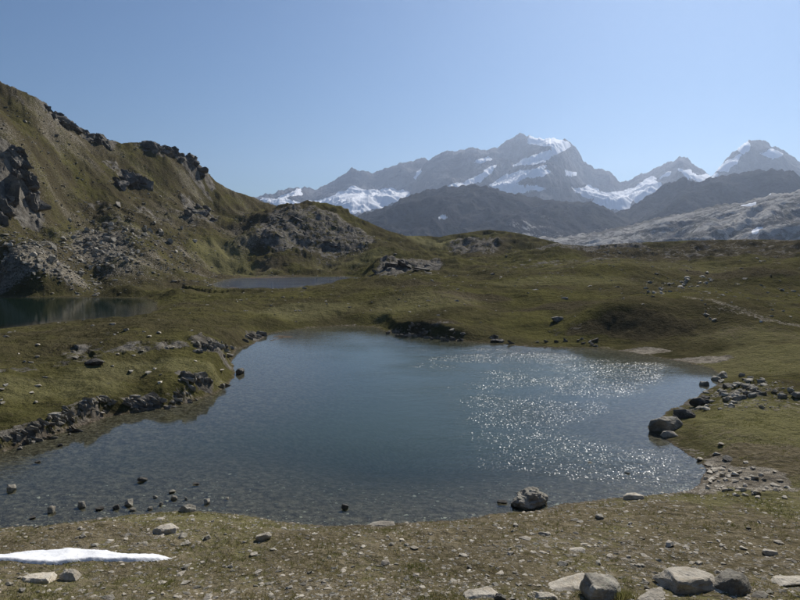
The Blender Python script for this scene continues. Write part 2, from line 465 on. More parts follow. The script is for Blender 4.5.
# gentle hummocks
hum = fbm(X / 9, Y / 9, 4, 1)
Z = Z + hum * np.interp(RAD, [10, 25, 60, 200, 800], [0.15, 0.20, 0.45, 1.6, 5]) * 0.8
pen = sstep(-0.08, -0.16, T2) * sstep(36, 42, RAD) * sstep(95, 80, RAD)
Z = Z + pen * (0.45 * fbm(X / 4.5, Y / 4.5, 4, 19) + 0.35 * fbm(X / 11, Y / 8, 3, 23, ridged=True))
roll = fbm(X / 34 + 5, Y / 26, 4, 61, gain=0.45)
Z = Z + roll * np.interp(RAD, [60, 120, 200, 350, 800], [0, 0.9, 3.2, 6.0, 9])
gul = fbm((X + 0.6 * Y) / 45, Y / 45, 6, 66, gain=0.55, ridged=True) - 0.3
Z = Z + gul * 3.2 * sstep(150, 230, RAD) * sstep(-0.12, -0.26, T2)

for mpx, mD, mz, rx_, ry_ in ((690, 94, 1.9, 11, 8), (630, 92, 0.9, 8, 7), (480, 122, 1.2, 20, 12), (560, 150, 1.5, 22, 14), (380, 150, 1.3, 16, 12), (720, 170, 2.0, 30, 16), (150, 66, 0.5, 8, 6)):
    a_ = math.atan((mpx - 400) / F)
    Z = Z + mz * np.exp(-(((X - mD * math.sin(a_)) / rx_) ** 2 + ((Y - mD * math.cos(a_)) / ry_) ** 2))
def lake_depth(x, d):
    return np.clip((0.05 * -d + 0.008 * d * d) * (0.30 + 1.2 * sstep(-16, 6, x)), 0, 4.0)
SD = []
wob = fbm(X / 2.4, Y / 2.4, 4, 30)
BLUFF = [(-20, 440, 60), (60, 428, 50), (130, 408, 50), (200, 398, 25), (215, 350, 30), (430, 332, 52)]
shoreW = np.full(X.shape, 6.0)
shoreW = np.where(RAD < 33, 3.0, shoreW)
shoreW = np.where((X > 12) & (RAD > 60), 10.0, shoreW)
for bx_, by_, bw in BLUFF:
    th, _ = ray(bx_, by_)
    wx, wy = on_plane(bx_, by_, 0.0)
    k = np.exp(-((np.arctan2(X, Y) - th) / (bw / F)) ** 2) * np.exp(-((np.log(RAD) - math.log(math.hypot(wx, wy))) / 0.25) ** 2)
    shoreW = shoreW * (1 - 0.75 * np.clip(k * 1.4, 0, 1))
bed = np.zeros(X.shape)
fade = np.ones(X.shape)
for P_, lev in LAKES:
    d = poly_sd(X, Y, P_)
    amp = 0.35 if lev == 0 else 0.7
    SD.append(d + wob * amp * np.clip(1 - d / 8, 0.3, 1))
SDALL = np.min(SD, 0)
for d, (P_, lev) in zip(SD, LAKES):
    mine = d <= SDALL + 1e-9
    near = mine & (d > 0) & (d < 45)
    floor_ = lev + 0.10 + 0.03 * np.clip(d, 0, 6)
    Z = np.where(near & (d < 8), np.maximum(Z, floor_), Z)
    w = sstep(0, 1, d / shoreW)
    out = lev + 0.02 + 0.07 * np.clip(d, 0, 3)
    Z = np.where(near, out * (1 - w) + Z * w, Z)
    inside = lev - np.minimum((0.02 if lev == 0 else 0.15) + lake_depth(X, d), 4.0)
    Z = np.where(d <= 0, inside, Z)
    bed = np.maximum(bed, sstep(0.35, -0.15, d))
    fade = fade * sstep(0.0, 3.0, np.abs(d))
SDM = SD[0]

def hit(px, py, ZZ=None):
    """pixel -> where its ray first meets the ground; returns (x, y, distance)"""
    ZZ = ZSURF if ZZ is None else ZZ
    th, te = ray(px, py)
    i = int(round((float(th) - TH_D[0]) / DTH)); i = min(max(i, 0), NA - 1)
    col = (ZZ[NI:NI + ND, i] - CAM_H) / np.exp(LR_D)
    k = np.argmax(col >= te)
    if col[k] < te: k = int(np.argmax(col))
    r = math.exp(LR_D[k])
    return r * math.sin(th), r * math.cos(th), r

def height(x, y):
    """bilinear height of the finished ground"""
    th = math.atan2(x, y); lr = math.log(math.hypot(x, y))
    a = (th - TH_D[0]) / DTH; b = (lr - LR0) / DLR
    a = min(max(a, 0), NA - 1.001); b = min(max(b, 0), ND - 1.001)
    i, j = int(a), int(b); fa, fb = a - i, b - j
    g = Z[NI:NI + ND]
    return (g[j, i] * (1 - fa) + g[j, i + 1] * fa) * (1 - fb) + (g[j + 1, i] * (1 - fa) + g[j + 1, i + 1] * fa) * fb

def sample(grid, x, y):
    th = math.atan2(x, y); lr = math.log(math.hypot(x, y))
    i_ = min(max(int((th - TH_D[0]) / DTH), 0), NA - 1); j = min(max(int((lr - LR0) / DLR), 0), ND - 1)
    return grid[NI + j, i_]

ZSURF = Z
TWARP = fbm(X / (0.05 * RAD + 1), Y / (0.05 * RAD + 1), 3, 50)
def blobs(spec):
    out = np.zeros(X.shape)
    lr = np.log(RAD)
    for px, py, rx, ry, a in spec:
        x0, y0, r0 = hit(px, py)
        _, _, r1 = hit(px, py + ry); _, _, r2 = hit(px, py - ry)
        r1 = max(r1, r0 / 1.35); r2 = min(max(r2, r0 * 1.01), r0 * 1.35)
        th = math.atan2(x0, y0)
        dl = np.where(lr < math.log(r0), (lr - math.log(r0)) / max(math.log(r0 / r1), 0.006), (lr - math.log(r0)) / max(math.log(r2 / r0), 0.006))
        dd = np.hypot((T2 - th) / (rx / F), dl) + TWARP * 0.55
        out = np.maximum(out, a * sstep(1.25, 0.7, dd))
    return out

ROCKS = [(12, 185, 24, 36, .8), (75, 124, 36, 9, .75), (45, 108, 14, 6, .7), (150, 149, 18, 7, .6), (185, 162, 26, 9, .75), (205, 177, 13, 9, .7), (130, 180, 22, 8, .6), (95, 210, 18, 8, .4), (200, 212, 20, 8, .6),
         (150, 215, 18, 6, .5), (60, 262, 46, 14, .3), (100, 245, 20, 14, .5), (30, 256, 30, 12, .45), (150, 240, 26, 9, .4), (70, 285, 26, 5, .4), (115, 225, 18, 10, .45),
         (310, 232, 60, 24, .58), (280, 232, 18, 10, .62), (350, 240, 24, 9, .6), (412, 266, 30, 7, .7), (475, 246, 26, 10, .6), (440, 275, 30, 5, .3),
         (600, 247, 70, 5, .6), (720, 250, 90, 8, .4), (560, 262, 60, 4, .42), (690, 285, 30, 7, .25), (760, 300, 40, 8, .2), (560, 330, 30, 6, .3),
         (430, 330, 44, 5, .55), (40, 438, 45, 7, .8), (95, 416, 28, 7, .8), (142, 404, 20, 7, .9), (195, 378, 20, 6, .8), (212, 347, 20, 7, .75), (255, 337, 11, 4, .7), (130, 350, 46, 8, .55), (30, 368, 30, 5, .45), (60, 352, 24, 4, .45), (170, 345, 20, 5, .5), (90, 388, 30, 5, .35), (185, 400, 30, 5, .4),
         (725, 392, 40, 14, .42), (700, 405, 20, 8, .45), (90, 335, 50, 6, .25)]
rock = blobs(ROCKS)
sl_noise = fbm(X / 40, Y / 40, 4, 80)
rock = np.maximum(rock, np.clip(sl_noise * 1.1 - 0.15, 0, 0.5) * sstep(60, 200, RAD))
GRAV = [(740, 481, 42, 11, .9), (788, 489, 24, 5, .6), (700, 488, 26, 8, .8), (640, 352, 30, 3, .9), (700, 361, 28, 3, .9), (715, 470, 14, 16, .7), (100, 250, 28, 20, .55), (35, 262, 40, 16, .6), (150, 535, 40, 8, .45), (690, 286, 40, 8, .3),
        (740, 312, 40, 4, .4), (400, 590, 260, 12, .35), (640, 560, 200, 24, .38), (760, 400, 40, 18, .4), (110, 548, 60, 6, .4), (620, 505, 60, 8, .35)]
gravel = blobs(GRAV)
trail = np.full(X.shape, 1e9)
tp = [hit(*q)[:2] for q in ((655, 293), (690, 299), (720, 305), (742, 312), (768, 321), (800, 327))]
for (ax_, ay_), (bx_, by_) in zip(tp[:-1], tp[1:]):
    t_ = np.clip(((X - ax_) * (bx_ - ax_) + (Y - ay_) * (by_ - ay_)) / ((bx_ - ax_) ** 2 + (by_ - ay_) ** 2), 0, 1)
    trail = np.minimum(trail, np.hypot(X - ax_ - t_ * (bx_ - ax_), Y - ay_ - t_ * (by_ - ay_)))
trail = trail + 1.2 * fbm(X / 6, Y / 6, 3, 27)
hillside = sstep(150, 200, RAD) * sstep(-0.10, -0.2, T2)
gravel = np.maximum(gravel, hillside * (0.32 + 0.40 * fbm(X / 22, Y / 22, 4, 57)))
gravel = np.maximum(gravel, 0.50 * sstep(1.1, 0.3, trail))
gravel = np.maximum(gravel, 0.5 * sstep(1.3, 0.1, np.abs(SDM - 0.3)) * (0.6 + fbm(X / 3, Y / 3, 3, 63)))
dry = 0.30 + 0.55 * fbm(X / 14, Y / 14, 4, 91)
dry = dry + 0.32 * sstep(34, 26, RAD) + 0.24 * sstep(140, 240, RAD) * sstep(-0.05, -0.2, T2)
dry = np.maximum(dry, blobs([(480, 298, 44, 4, .75), (560, 306, 60, 5, .8), (600, 250, 60, 5, .8), (420, 285, 40, 4, .6), (740, 275, 50, 4, .7), (640, 325, 60, 16, .95), (430, 328, 50, 8, .7), (720, 540, 120, 40, .7), (480, 560, 120, 30, .6), (750, 465, 50, 20, .7), (100, 560, 120, 20, .6), (690, 252, 110, 10, .9), (480, 248, 30, 12, .6), (20, 200, 30, 60, .5)]))
dry = dry - blobs([(760, 360, 80, 18, .5), (220, 255, 30, 20, .4), (160, 365, 80, 8, .4), (60, 385, 70, 12, .35), (640, 295, 60, 8, .3), (420, 240, 40, 5, .5), (110, 548, 20, 4, .0), (300, 310, 60, 8, .2)])
# rocky relief
S = np.clip(RAD / 60, 0.5, 5.0)
for lo, hi in ((0.5, 5.0),):
    ca, ja = cells(X / 1.6, Y / 1.6, 3); cb, jb = cells(X / 5.5 + 3, Y / 5.5, 5); cc, jc = cells(X / 16, Y / 16 + 9, 9)
wn_ = sstep(120, 40, RAD); wf_ = sstep(120, 260, RAD)
blk = ca * 0.45 * (1 - 0.3 * wf_) + cb * (0.55 + 0.35 * wf_) * (1 - 0.6 * wn_) + cc * 0.9 * wf_
blk = blk - 0.25 * np.exp(-(jb / 0.05) ** 2) * (0.4 + wf_) - 0.15 * np.exp(-(ja / 0.06) ** 2) * (1 - wf_)
rmask = sstep(0.25, 0.8, rock + 0.5 * fbm(X / 6, Y / 6, 3, 71))
bedr = bed
Z = Z + blk * rmask * np.clip(fade, 0.12, 1) * (1 - bed) * np.where(RAD > 850, 0, 1)
# turf lumps
lump = fbm(X / 1.1, Y / 1.1, 4, 44)
lump2 = fbm(X / 4.0, Y / 4.0, 4, 47, ridged=True)
lump3 = fbm(X / 13.0, Y / 13.0, 5, 49, gain=0.55)
Z = Z + (lump * np.interp(RAD, [14, 40, 120, 400], [0.10, 0.12, 0.16, 0.35]) + lump2 * np.interp(RAD, [14, 40, 120, 400], [0.05, 0.12, 0.20, 0.45])
         + lump3 * np.interp(RAD, [14, 60, 150, 400], [0.0, 0.15, 1.0, 3.0])) * np.clip(fade, 0.1, 1) * (1 - 0.5 * bed) * np.where(RAD > 850, 0, 1)
for d, (P_, lev) in zip(SD, LAKES):
    Z = np.where((d > 0.6) & (d < 8) & (d <= SDALL + 1e-9), np.maximum(Z, lev + 0.04), Z)

_sx = np.array([(-300, 30), (-120, 60), (0, 81), (12, 86), (20, 90), (40, 99), (47, 103), (52, 112), (62, 119), (82, 130), (92, 136), (105, 138), (122, 143), (138, 141), (146, 141), (160, 147), (168, 150), (178, 151), (186, 155), (196, 161), (206, 170), (216, 181), (228, 188), (245, 194), (262, 200), (278, 206), (292, 214)], float)
_st, _se = ray(_sx[:, 0], _sx[:, 1])
emax = np.interp(T2, _st, _se) + (1.6 * fbm(T2 * F / 8, T2 * 0 + 3.3, 4, 88, gain=0.6) - 0.6) / F
emax = emax + np.clip((T2 - _st[-1]) * 8, 0, 1)
lim_ = CAM_H + RAD * emax
Z = np.where((RAD > np.interp(T2, [_st[-6], _st[-4]], [200, 370])) & (RAD < 850), np.minimum(Z, lim_ - 0.02 * np.abs(Z - lim_)), Z)
# the far edge of the plateau stays low, so that the pale slopes beyond it show
_px = np.array([(350, 213), (368, 221), (385, 229), (405, 235), (440, 236), (465, 232), (490, 229), (520, 233), (545, 239), (565, 244), (590, 246), (620, 243), (680, 240), (740, 239), (800, 239), (930, 236), (1100, 232)], float)
_pt, _pe = ray(_px[:, 0], _px[:, 1])
lim2 = CAM_H + RAD * (np.interp(T2, _pt, _pe) + (0.9 * fbm(T2 * F / 14, T2 * 0 + 1.7, 4, 93) - 0.5) / F + np.clip((_pt[0] - T2) * 3, 0, 1))
Z = np.where((RAD > 230) & (RAD < 850) & (T2 > 0.0 - 0.2), np.minimum(Z, lim2 - 0.01 * np.abs(Z - lim2)), Z)
ZSURF = Z.copy()
for d, (P_, lev) in zip(SD, LAKES):
    ZSURF = np.where(d < 0.3, np.maximum(ZSURF, lev), ZSURF)

# full turn: the side and rear sectors are coarse
RC, TC = np.meshgrid(RR, TH_C, indexing='ij')
XC, YC = RC * np.sin(TC), RC * np.cos(TC)
eL, eR = Z[:, :1], Z[:, -1:]
tt = (TC - TH_C[0]) / (TH_C[-1] - TH_C[0])
rear = np.interp(RC, [0, 3, 12, 60, 300, 800, 1600, 26000], [10.4, 10.6, 11.5, 22, 60, 40, -90, -120])
wr = np.sin(np.pi * np.clip(tt, 0, 1)) ** 0.35
ZC = (eR * (1 - tt) + eL * tt) * (1 - wr) + rear * wr + fbm(XC / 40, YC / 40, 4, 12) * np.clip(RC / 60, 0, 6)
def cat(a, b): return np.concatenate([a, b], 1)
XA, YA, ZA = cat(X, XC), cat(Y, YC), cat(Z, ZC)
zero = np.zeros(XC.shape)
nr, na = XA.shape
V = np.stack([XA, YA, ZA], -1).reshape(-1, 3)
fc = grid_faces(nr, na)
i = np.arange(nr - 1) * na
wrap = np.stack([i + na - 1, i, i + na, i + 2 * na - 1], 1)
fc = np.concatenate([fc, wrap])[:, ::-1]
me = new_mesh('ground', V, fc)
pale_ground = sstep(48, 30, RAD) * (0.7 + 0.5 * fbm(X / 5, Y / 5, 3, 21))  # ground close to the camera takes the paler turf and earth colours
pale_ground = np.maximum(pale_ground, blobs([(770, 430, 70, 30, .6), (770, 360, 70, 16, .45), (220, 258, 26, 14, .5), (160, 365, 70, 7, .45), (420, 241, 34, 5, .5), (60, 388, 60, 12, .35), (430, 300, 60, 10, .32), (300, 312, 60, 8, .4), (560, 280, 80, 5, .28), (640, 263, 100, 3, .22), (350, 262, 40, 5, .3), (240, 270, 30, 6, .4), (760, 335, 60, 8, .35)]))
attr(me, 'pale_ground', cat(np.clip(pale_ground, 0, 1), zero))
attr(me, 'rock', cat(rock, zero + 0.3)); attr(me, 'gravel', cat(gravel, zero)); attr(me, 'dry', cat(dry, zero + 0.4)); attr(me, 'bed', cat(bed, zero))
ground = tag(link('ground', me, M_ground), kind='structure')

# ------------------------------------------------------------------ water
def lake(name, idx, step, mat, wind_fn):
    P_, lev = LAKES[idx]
    x0, y0 = P_.min(0) - 2; x1, y1 = P_.max(0) + 2
    xs = np.arange(x0, x1, step); ys = np.arange(y0, y1, step)
    gx, gy = np.meshgrid(xs, ys, indexing='xy')
    d = poly_sd(gx, gy, P_)
    f = grid_faces(len(ys), len(xs))
    keep = (d.ravel()[f] < 1.6).all(1)
    f = f[keep]
    used = np.unique(f); remap = np.zeros(gx.size, np.int32); remap[used] = np.arange(len(used))
    v = np.stack([gx, gy, np.full(gx.shape, lev)], -1).reshape(-1, 3)[used]
    me = new_mesh(name, v, remap[f])
    dep = np.where(d < 0, lake_depth(gx, d), 0).ravel()[used]
    attr(me, 'depth', dep)
    attr(me, 'wind', wind_fn(v[:, 0], v[:, 1], d.ravel()[used]))
    return tag(link(name, me, mat), kind='structure')

def wind_main(x, y, d):
    pxx, pyy = proj(x, y, np.zeros_like(x))
    # open water is ruffled, the sheltered inlet behind the spur and the lee shores lie calm
    w = 0.10 + 0.90 * sstep(-9, 9, x + 0.12 * (y - 50))
    ax, ay = on_plane(np.array([560.0, 690.0]), np.array([470.0, 360.0]), 0.0)
    ex, ey = ax[1] - ax[0], ay[1] - ay[0]
    L = math.hypot(ex, ey)
    side = ((x - ax[0]) * ey - (y - ay[0]) * ex) / L      # > 0 : towards the inlet
    calm = sstep(-4.0, 3.0, side + 1.3 * fbm(x / 5, y / 5, 3, 5)) * sstep(38, 44, y)
    w = w * (1 - 0.93 * calm)
    w = w * (0.25 + 0.75 * sstep(0.5, 7, -d))
    w = w * (0.7 + 0.6 * fbm(x / 9, y / 4, 3, 8))
    return np.clip(w, 0.02, 1.2)
lake('tarn_water', 0, 0.4, M_water, wind_main)
lake('lake_water', 1, 1.2, M_water2, lambda x, y, d: np.full(x.shape, 0.25))
lake('pond_water', 2, 1.5, M_pond, lambda x, y, d: np.full(x.shape, 1.0))

# ------------------------------------------------------------------ mountains
def poly_mask(px, py, polys, soft=1.4):
    m = np.full(px.shape, -9.0)
    for P_ in polys:
        m = np.maximum(m, -poly_sd(px, py, P_))
    return sstep(-soft - 0.8, soft - 0.8, m)

def mountain(name, sky_pts, D, D1, zfoot, mat, seed, na_=520, nt=150, amp=0.30, wl=900.0, pw=1.25, jag=4.2, snow=(), scree=None, back=1.3, bow=0.0):
    s = np.array(sky_pts, float)
    th, te = ray(s[:, 0], s[:, 1])
    o = np.argsort(th); th, te = th[o], te[o]
    TT = np.linspace(th[0], th[-1], na_)
    e = np.interp(TT, th, te)
    pxs = 400 + F * np.tan(TT)
    e = e + (fbm(pxs / 9, pxs * 0 + seed, 5, seed, gain=0.6) * jag + fbm(pxs / 40, pxs * 0 + seed + 5, 2, seed) * jag * 0.7) / F
    Dr = D * (1 + bow * (TT - TT.mean()) + 0.05 * fbm(pxs / 60, pxs * 0 + 2.5, 3, seed + 3))
    zr = CAM_H + e * Dr
    tf = np.linspace(0, 1, nt) ** 0.85
    tb = np.linspace(0, 1, nt // 4)[1:]
    rows_r = [D1 + (Dr - D1) * t for t in tf] + [Dr * (1 + (back - 1) * t) for t in tb]
    rr = np.array(rows_r); tcol = np.concatenate([tf, 1 - tb])[:, None]
    isb = np.concatenate([np.zeros(nt), np.ones(len(tb))])[:, None]
    x = rr * np.sin(TT); y = rr * np.cos(TT)
    hgt = np.maximum(zr - zfoot, 20)[None]
    kk = np.exp(-np.linspace(-2.2, 2.2, 61) ** 2); kk /= kk.sum()
    smooth = lambda q: np.convolve(np.pad(q, 30, 'edge'), kk, 'valid')
    hs = smooth(hgt[0])[None]
    zz = zfoot + hs * (tcol ** pw) + (hgt - hs) * tcol ** 14      # the notches of the crest stay near the crest
    wx = fbm(x / wl, y / wl, 3, seed + 11) * wl * 0.35; wy = fbm(x / wl, y / wl, 3, seed + 17) * wl * 0.35
    rg = fbm((x + wx) / wl, (y + wy) / wl, 7, seed + 23, gain=0.52, ridged=True)
    env = np.clip(4 * tcol * (1 - tcol), 0, 1) ** 0.7
    zz = zz + (rg - 0.25) * hgt * amp * env
    lim = CAM_H + rr * (e[None] - (1 - tcol) * 0.02)
    zz = np.where(isb > 0, zz, np.minimum(zz, lim))
    def snowmask(zz):
        px, py = proj(x, y, zz)
        jx = fbm(px / 12, py / 12, 5, seed + 41, gain=0.6) * 5; jy = fbm(px / 12, py / 12, 5, seed + 47, gain=0.6) * 4
        return px, py, (poly_mask(px + jx, py + jy, snow) if snow else np.zeros(x.shape))
    for _ in range(2 if snow else 0):
        px, py, sn = snowmask(zz)
        dz = np.diff(zz[:nt], axis=0)
        k_ = np.exp(-np.linspace(-2, 2, 41) ** 2); k_ /= k_.sum()
        sb = np.apply_along_axis(lambda q: np.convolve(np.pad(q, 20, 'edge'), k_, 'valid'), 1, sn[:nt - 1])
        dn = dz * (1 - 0.74 * sb)
        z1 = np.concatenate([zz[:1], zz[:1] + np.cumsum(dn, 0)])
        res = zr - z1[-1]; rs = smooth(res)
        zn = z1 + rs[None] * tcol[:nt] ** 0.8
        zn = zz[:nt] + np.apply_along_axis(smooth, 1, zn - zz[:nt])
        zz[:nt] = zn + (zr - zn[-1])[None] * tcol[:nt] ** 14
        zz[:nt] = np.minimum(zz[:nt], lim[:nt])
    px, py, sn = snowmask(zz)
    v = np.stack([x, y, zz], -1).reshape(-1, 3)
    f = grid_faces(len(rr), na_)[:, ::-1]
    me = new_mesh(name, v, f)
    attr(me, 'snow', np.clip(sn * 1.15, 0, 1.15) * np.where(isb > 0, 0.6, 1))
    attr(me, 'scree', scree(px, py, rg, tcol) if scree else np.zeros(x.shape))
    return tag(link(name, me, mat), kind='structure')

SK1 = [(120, 226), (200, 214), (240, 200), (262, 195), (280, 191), (298, 187), (306, 186), (316, 190), (330, 183), (345, 173), (352, 167), (362, 171), (374, 174), (386, 169), (400, 163), (415, 160), (424, 157), (432, 164), (445, 175), (470, 190)]
SK2 = [(405, 200), (418, 175), (428, 161), (440, 153), (455, 149), (470, 147), (484, 150), (497, 148), (509, 139), (520, 134), (535, 136), (555, 138), (568, 142), (576, 147), (583, 160), (595, 168), (607, 171), (618, 180), (640, 190), (680, 215)]
SK3 = [(560, 215), (600, 188), (618, 181), (632, 178), (650, 171), (665, 165), (679, 157), (687, 158), (696, 166), (712, 178), (735, 188), (780, 205)]
SK4 = [(670, 212), (700, 186), (712, 177), (725, 160), (738, 148), (748, 140), (766, 139), (772, 148), (786, 152), (798, 160), (830, 175), (870, 170), (920, 185), (990, 200)]
SN1 = [[(289, 204), (320, 201), (345, 192), (352, 188), (366, 190), (394, 190), (418, 194), (397, 201), (380, 208), (355, 213), (341, 213), (310, 208)], [(278, 197), (300, 190), (302, 193), (282, 198.5)],
       [(413, 178), (425, 166), (428, 167), (418, 179)], [(262, 200), (280, 199), (300, 205), (280, 205)]]
SN2 = [[(529, 136), (550, 137), (562, 140), (569, 145), (564, 150), (554, 153), (550, 158), (544, 161), (530, 163), (514, 165), (524, 159), (538, 155), (551, 152), (551, 146), (538, 145), (528, 143)],
       [(490, 186), (508, 174), (530, 171), (546, 165), (538, 171), (550, 172), (542, 176), (528, 177), (516, 183), (496, 190)],
       [(494, 192), (514, 185), (530, 186), (544, 190), (530, 190), (510, 195)], [(564, 170), (576, 173), (575, 175), (566, 174)],
       [(573, 188), (582, 190), (590, 187), (600, 193), (612, 193), (604, 199), (584, 196)], [(475, 163), (488, 156), (491, 159), (480, 164)],
       [(440, 190), (464, 183), (485, 171), (496, 165), (482, 181), (464, 187), (446, 192)], [(590, 203), (606, 194), (640, 190), (625, 210), (605, 208)]]
SN3 = [[(592, 200), (611, 192), (635, 188), (650, 179), (662, 185), (660, 190), (642, 200), (625, 209), (614, 213), (605, 207)], [(660, 178), (672, 172), (670, 176)], [(678, 168), (702, 175), (713, 175), (704, 182), (688, 177)], [(640, 183), (652, 176), (656, 178)]]
SN4 = [[(714, 171), (733, 158), (741, 154), (737, 163), (726, 171)], [(738, 149), (747, 141), (750, 147), (744, 153)], [(762, 153), (772, 150), (782, 155), (772, 159)], [(703, 184), (716, 174), (716, 180), (706, 186)]]
def strata(px, py, rg, t): return np.clip((rg - 0.45) * 0.5, 0, 0.3)
mountain('mountain_range', SK1, 9800, 6200, -120, M_mtn, 3, snow=SN1, wl=1500, scree=strata, na_=640)
mountain('mountain_massif', SK2, 9000, 5600, -120, M_mtn, 13, snow=SN2, wl=1500, amp=0.34, scree=strata, na_=640, nt=180)
mountain('mountain_summit', SK3, 9400, 6000, -120, M_mtn, 23, snow=SN3, wl=1400, scree=strata, na_=480)
mountain('mountain_peak', SK4, 8600, 5600, -120, M_mtn, 33, snow=SN4, wl=1400, scree=strata, na_=640)
SK5 = [(300, 240), (330, 228), (352, 218), (375, 210), (400, 200), (425, 190), (445, 186), (470, 184), (490, 187), (505, 191), (530, 196), (560, 201), (590, 203), (604, 206), (615, 212), (640, 222), (690, 240)]
SK6 = [(540, 238), (570, 227), (600, 219), (625, 210), (650, 195), (668, 184), (685, 178), (700, 181), (720, 176), (745, 170), (770, 169), (790, 172), (820, 180), (880, 178), (980, 195)]
SK7 = [(430, 246), (500, 240), (560, 237), (600, 231), (640, 222), (680, 214), (720, 205), (760, 197), (790, 192), (850, 184), (920, 180), (1000, 182)]
def talus(px, py, rg, t): return np.clip(0.55 * sstep(0.75, 0.25, t) + 0.2 * rg, 0, 0.55) * sstep(470, 540, px)
def streaks(px, py, rg, t): return np.clip(0.40 + 0.55 * fbm(px / 70 + py / 60, py / 5.0 + px / 22, 4, 77) + 0.25 * rg, 0, 0.8)
mountain('dark_ridge', SK5, 4200, 2700, -120, M_mid, 43, wl=650, amp=0.30, snow=[[(439, 218), (443, 215.5), (448, 217), (443, 219)]], scree=talus, na_=400)
mountain('dark_spur', SK6, 4600, 3000, -120, M_mid, 53, wl=650, amp=0.30, scree=lambda px, py, rg, t: np.zeros(px.shape), na_=400)
mountain('rocky_slope', SK7, 2500, 1250, -110, M_slope, 63, wl=320, amp=0.25, pw=1.1, snow=[[(753, 232), (757, 228.5), (761, 229), (757, 233)], [(742, 206), (756, 202), (755, 205)], [(765, 193), (772, 192), (771, 195)]], scree=streaks, na_=460, nt=170)

# ------------------------------------------------------------------ rocks
def hull_rock(name, seed, npts=14, squash=(1, 1, 0.7), mat=None, detail=0, rough=0.06, angular=0.25):
    """an angular stone of unit width (about -0.5..0.5)"""
    rd = random.Random(seed)
    bm = bmesh.new()
    for k in range(npts):
        v = Vector((rd.gauss(0, 1), rd.gauss(0, 1), rd.gauss(0, 1)))
        if v.length < 1e-3: continue
        v.normalize()
        q = max(abs(v.x), abs(v.y), abs(v.z))
        v = v.lerp(v / q, angular + rd.random() * 0.3) * rd.uniform(0.82, 1.0)
        bm.verts.new(Vector((v.x * squash[0], v.y * squash[1], v.z * squash[2])) * 0.5)
    res = bmesh.ops.convex_hull(bm, input=bm.verts)
    junk = [g for g in res['geom_interior'] if isinstance(g, bmesh.types.BMVert)]
    if junk: bmesh.ops.delete(bm, geom=junk, context='VERTS')
    loose = [v for v in bm.verts if not v.link_faces]
    if loose: bmesh.ops.delete(bm, geom=loose, context='VERTS')
    if detail:
        bmesh.ops.bevel(bm, geom=list(bm.edges), offset=0.02, segments=1, affect='EDGES', profile=0.5)
        for _ in range(detail):
            bmesh.ops.triangulate(bm, faces=bm.faces)
            bmesh.ops.subdivide_edges(bm, edges=[e for e in bm.edges if e.calc_length() > 0.05], cuts=1, use_grid_fill=False)
        bmesh.ops.triangulate(bm, faces=bm.faces)
        off = Vector((seed * 1.7, seed * 0.3, 4.0))
        for v in bm.verts:
            nn = mnoise.fractal(v.co * 3.0 + off, 1.0, 2.0, 4)
            n2 = mnoise.fractal(v.co * 11.0 + off, 1.0, 2.0, 3)
            v.co += v.co.normalized() * (nn * rough + n2 * rough * 0.4)
    bmesh.ops.recalc_face_normals(bm, faces=bm.faces)
    me = bpy.data.meshes.new(name); bm.to_mesh(me); bm.free()
    if detail:
        me.polygons.foreach_set('use_smooth', [True] * len(me.polygons))
        me.set_sharp_from_angle(angle=R(28))
    if mat: me.materials.append(mat)
    return me

def put_rock(name, me, px, py, wpx, hpx=None, rz=None, sink=0.4, tilt=0.15, parent=None, zlev=None, seed=0, topf=0.62):
    """stand a stone so that its foot is seen at (px, py), wpx wide and hpx high in photograph pixels"""
    rd = random.Random(seed * 7919 + int(px * 31 + py * 17))
    x, y, r = hit(px, py)
    dist = math.hypot(r, CAM_H)
    w = wpx * dist / F
    hp = hpx if hpx else wpx * 0.6
    dep_ = math.atan2(CAM_H, r)
    hp = max(0.32 * hp, (hp - topf * wpx * math.sin(dep_)) / math.cos(dep_))     # the top face also shows from above
    h = hp * dist / F
    o = bpy.data.objects.new(name, me); COL.objects.link(o)
    dpt = w * rd.uniform(0.75, 1.0)
    yy = y + dpt * 0.35 * math.cos(math.atan2(x, y)); xx = x + dpt * 0.35 * math.sin(math.atan2(x, y))
    zg = height(xx, yy)
    if sample(SDM, xx, yy) < 0.2: zg = max(zg, -0.1 * h)
    bb = [v.co.z for v in me.vertices]; zlo, zhi = min(bb), max(bb)
    sz = h * (1 + sink) / max(zhi - zlo, 1e-3)
    o.scale = (w, dpt, sz)
    o.location = (xx, yy, zg - zlo * sz - sink * h)
    o.rotation_euler = (rd.uniform(-tilt, tilt), rd.uniform(-tilt, tilt), (rd.uniform(0, 6.28) if rz is None else rz))
    if parent: o.parent = parent
    return o

HERO = {}
def hero(mat, seed, sq=(1, 1, .7), npts=22, det=2, rough=0.06, ang=0.2):
    return hull_rock('boulder', seed, npts, sq, mat, det, rough, ang)

